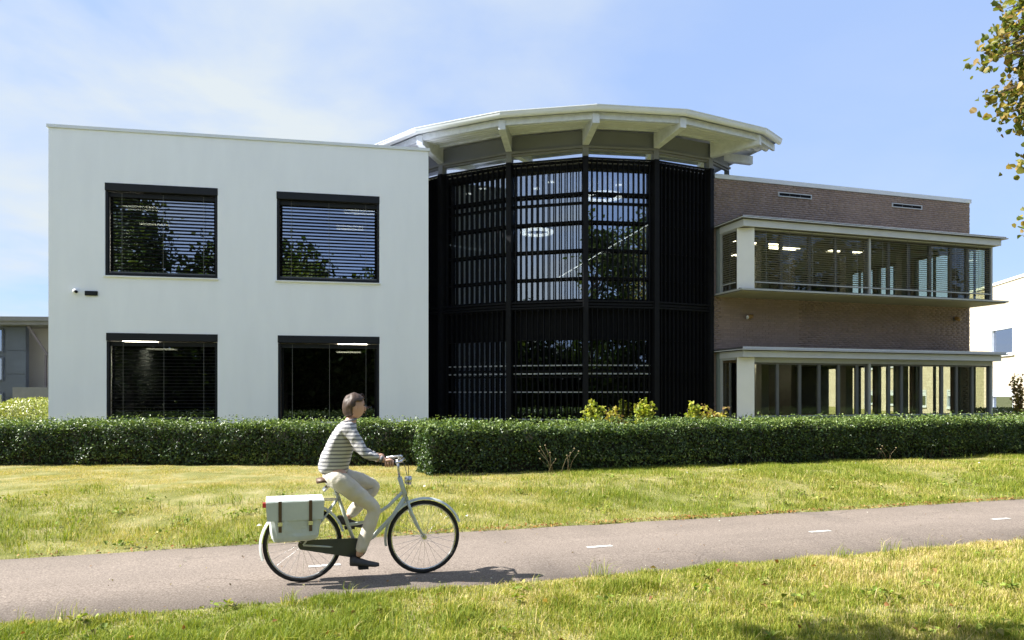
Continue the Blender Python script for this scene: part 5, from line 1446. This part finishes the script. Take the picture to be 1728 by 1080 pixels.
def skin(nodes, edges, root_i, sub=2):
    me = bpy.data.meshes.new('skin_cage'); me.from_pydata([n_[0] for n_ in nodes], edges, [])
    o = bpy.data.objects.new('skin_cage', me); COL.objects.link(o)
    sm = o.modifiers.new('skin', 'SKIN'); sm.use_smooth_shade = True
    for i, v_ in enumerate(me.skin_vertices[0].data):
        rr = nodes[i][1]; v_.radius = rr if isinstance(rr, tuple) else (rr, rr); v_.use_root = (i == root_i)
    ss = o.modifiers.new('sub', 'SUBSURF'); ss.levels = sub; ss.render_levels = sub
    bpy.context.view_layer.update()
    dg = bpy.context.evaluated_depsgraph_get(); ev = o.evaluated_get(dg); m2 = ev.to_mesh()
    vs = [tuple(v_.co) for v_ in m2.vertices]; fs = [tuple(p.vertices) for p in m2.polygons]
    ev.to_mesh_clear(); bpy.data.objects.remove(o, do_unlink=True)
    return vs, fs

hip, bel, che, nek = (-0.225, 0, 1.0), (-0.185, 0, 1.14), (-0.105, 0, 1.31), (-0.055, 0, 1.455)
sh = lambda s: (-0.085, 0.165 * s, 1.405)
el = lambda s: (0.045, 0.255 * s, 1.185)
wr = lambda s: (0.205, 0.283 * s, 1.128)
hj = lambda s: (-0.205, 0.095 * s, 0.965)
KN = {-1: (0.165, -0.115, 0.66), 1: (0.205, 0.115, 0.845)}
AN = {-1: (0.005, -0.128, 0.215), 1: (-0.085, 0.128, 0.535)}
HC = (-0.015, 0, 1.605)
def limb(a_, b_, t): return tuple(a_[i] + (b_[i] - a_[i]) * t for i in range(3))
# body: torso, neck, arms, legs in one skin, then head and hands added to the same mesh
nodes = [(hip, (0.08, 0.10)), (bel, (0.07, 0.09)), (che, (0.08, 0.11)), (nek, 0.056), ((-0.03, 0, 1.52), 0.052)]
edges = [(0, 1), (1, 2), (2, 3), (3, 4)]
for s in (-1, 1):
    b0 = len(nodes)
    nodes += [(sh(s), 0.058), (el(s), 0.040), (limb(el(s), wr(s), 0.55), 0.034), (wr(s), 0.024)]
    edges += [(2, b0), (b0, b0 + 1), (b0 + 1, b0 + 2), (b0 + 2, b0 + 3)]
    b0 = len(nodes)
    nodes += [(hj(s), 0.092), (limb(hj(s), KN[s], 0.5), 0.075), (KN[s], 0.055), (limb(KN[s], AN[s], 0.35), 0.052), (AN[s], 0.033)]
    edges += [(0, b0), (b0, b0 + 1), (b0 + 1, b0 + 2), (b0 + 2, b0 + 3), (b0 + 3, b0 + 4)]
vs, fs = skin(nodes, edges, 0)
body = MB().add(vs, fs, True)
hd = MB().ball((0, 0, 0), 0.098, 0.076, 0.118, 20, 14)
hv = []
for (x_, y_, z_) in hd.v:
    t = max(0.0, -z_ / 0.118)
    y_ *= 1 - 0.28 * t * t; 
    if x_ < 0: x_ *= 1.05 - 0.35 * t
    else: x_ *= 1 - 0.06 * t
    if x_ > 0 and abs(z_) < 0.04: x_ *= 0.96
    hv.append((x_ + HC[0], y_, z_ + HC[2]))
body.add(hv, hd.f, True)
body.ball((HC[0] + 0.095, 0, HC[2] - 0.022), 0.014, 0.012, 0.024, 10, 8)
for s in (-1, 1):
    body.ball((HC[0] - 0.008, 0.077 * s, HC[2] - 0.012), 0.020, 0.008, 0.032, 8, 6)
    # hand closed round the grip
    g = Vector((0.262, 0.287 * s, 1.089))
    body.ball((g.x - 0.005, g.y, g.z + 0.030), 0.046, 0.036, 0.017, 10, 7)
    body.tube([wr(s), (g.x - 0.045, g.y, g.z + 0.032), (g.x - 0.01, g.y, g.z + 0.032)], [0.023, 0.025, 0.022], 8)
    for j, (dx_, ln_) in enumerate(((0.034, 0.95), (0.012, 1.05), (-0.010, 1.0), (-0.031, 0.85))):
        p = []
        for q in range(6):
            t = R(75) - R(230) * ln_ * q / 5
            p.append((g.x + dx_, g.y + s * 0.0275 * math.cos(t), g.z + 0.0275 * math.sin(t)))
        body.tube(p, [0.0095, 0.0095, 0.009, 0.0088, 0.008, 0.0065], 7)
    body.tube([(g.x + 0.005, g.y - s * 0.024, g.z + 0.026), (g.x + 0.03, g.y - s * 0.031, g.z + 0.012), (g.x + 0.048, g.y - s * 0.024, g.z - 0.008)], [0.012, 0.010, 0.008], 7)
BO = body.build('body', M['skin'], PE)
for s in (-1, 1):
    MB().ball((HC[0] + 0.085, 0.030 * s, HC[2] + 0.012), 0.009, 0.012, 0.007, 8, 6).build('eye', M['eye'], BO)
    MB().tube([(HC[0] + 0.092, 0.016 * s, HC[2] + 0.031), (HC[0] + 0.088, 0.045 * s, HC[2] + 0.032)], 0.004, 6).build('eyebrow', M['hair'], BO)
MB().ball((HC[0] + 0.088, 0, HC[2] - 0.058), 0.008, 0.022, 0.006, 10, 6).build('mouth', M['lip'], BO)
# hair
h_ = MB().ball((0, 0, 0), 0.108, 0.086, 0.126, 24, 16)
keep_ = lambda c_: c_[2] > (0.048 + 0.02 * (c_[0] > 0.06)) or c_[0] < (-0.015 + 0.02 * (c_[2] > 0)) and c_[2] > -0.085
F2 = [f for f in h_.f if keep_(tuple(sum(h_.v[i][a_] for i in f) / len(f) for a_ in range(3)))]
h2 = MB(); h2.add([(x_ * (1.04 if x_ < 0 else 0.985) + HC[0] + random.uniform(-.003, .003), y_ + random.uniform(-.003, .003), z_ + HC[2] + random.uniform(-.003, .004)) for (x_, y_, z_) in h_.v], F2, True)
ho = h2.build('hair', M['hair'], PE); folds(ho, 0.02); sm_ = ho.modifiers.new('solid', 'SOLIDIFY'); sm_.thickness = 0.010; sm_.offset = 0
# shirt
nodes = [((-0.250, 0, 0.925), (0.150, 0.172)), (bel, (0.135, 0.15)), (che, (0.128, 0.16)), ((-0.062, 0, 1.44), 0.075)]
edges = [(0, 1), (1, 2), (2, 3)]
for s in (-1, 1):
    b0 = len(nodes)
    nodes += [(sh(s), 0.073), (limb(sh(s), el(s), 0.5), 0.056), (el(s), 0.052), (limb(el(s), wr(s), 0.5), 0.043), (limb(el(s), wr(s), 0.92), 0.034)]
    edges += [(2, b0)] + [(b0 + i, b0 + i + 1) for i in range(4)]
vs, fs = skin(nodes, edges, 0)
so_ = MB().add(vs, fs, True).build('shirt', M['shirt'], PE); folds(so_, 0.022)
MB().tube([(-0.055 + 0.058 * math.cos(2 * math.pi * i / 16), 0.056 * math.sin(2 * math.pi * i / 16), 1.478 + 0.012 * math.cos(2 * math.pi * i / 16)) for i in range(17)], 0.009, 6, False).build('collar', M['shirt_dark'], so_)
for s in (-1, 1):
    c_ = limb(el(s), wr(s), 0.93); d2 = Vector(wr(s)) - Vector(el(s)); d2.normalize()
    MB().tube([Vector(c_) - d2 * 0.012, Vector(c_) + d2 * 0.014], [0.031, 0.030], 12).build('cuff', M['shirt_dark'], so_)
nodes = [((-0.225, 0, 1.0), (0.120, 0.15)), ((-0.21, 0, 1.06), (0.115, 0.14))]
edges = [(0, 1)]
for s in (-1, 1):
    b0 = len(nodes)
    nodes += [(hj(s), 0.108), (limb(hj(s), KN[s], 0.5), 0.090), (KN[s], 0.072), (limb(KN[s], AN[s], 0.4), 0.068), (limb(KN[s], AN[s], 0.93), 0.058)]
    edges += [(0, b0)] + [(b0 + i, b0 + i + 1) for i in range(4)]
vs, fs = skin(nodes, edges, 0)
tro_ = MB().add(vs, fs, True).build('trousers', M['trousers'], PE); folds(tro_, 0.020)
for s in (-1, 1):
    a_ = AN[s]; tilt = -0.10 if s < 0 else -0.22
    b = MB(); sec = [(-0.075, 0.030, 0.075, 0.0), (-0.04, 0.034, 0.085, 0), (0.02, 0.036, 0.07, 0), (0.09, 0.044, 0.05, 0), (0.15, 0.042, 0.04, 0), (0.19, 0.022, 0.028, 0.004)]
    vs = []; pz = PD[0 if s < 0 else 1][2] + 0.012
    for (x_, w_, hh, z_) in sec:
        for (fy, fz) in ((-1, 0), (-1.0, 0.35), (-0.7, 0.85), (0, 1), (0.7, 0.85), (1.0, 0.35), (1, 0)):
            X_ = x_; Z_ = z_ + fz * hh
            vs.append((a_[0] + X_, a_[1] + fy * w_, pz + Z_ + tilt * (X_ - 0.07)))
    b.add(vs, [(7 * i + j, 7 * i + 7 + j, 7 * i + 8 + j, 7 * i + j + 1) for i in range(5) for j in range(6)] + [(7 * i + 6, 7 * i + 13, 7 * i + 7, 7 * i) for i in range(5)] + [tuple(range(7)), tuple(range(41, 34, -1))], True)
    b.build('shoe', M['shoe'], PE)
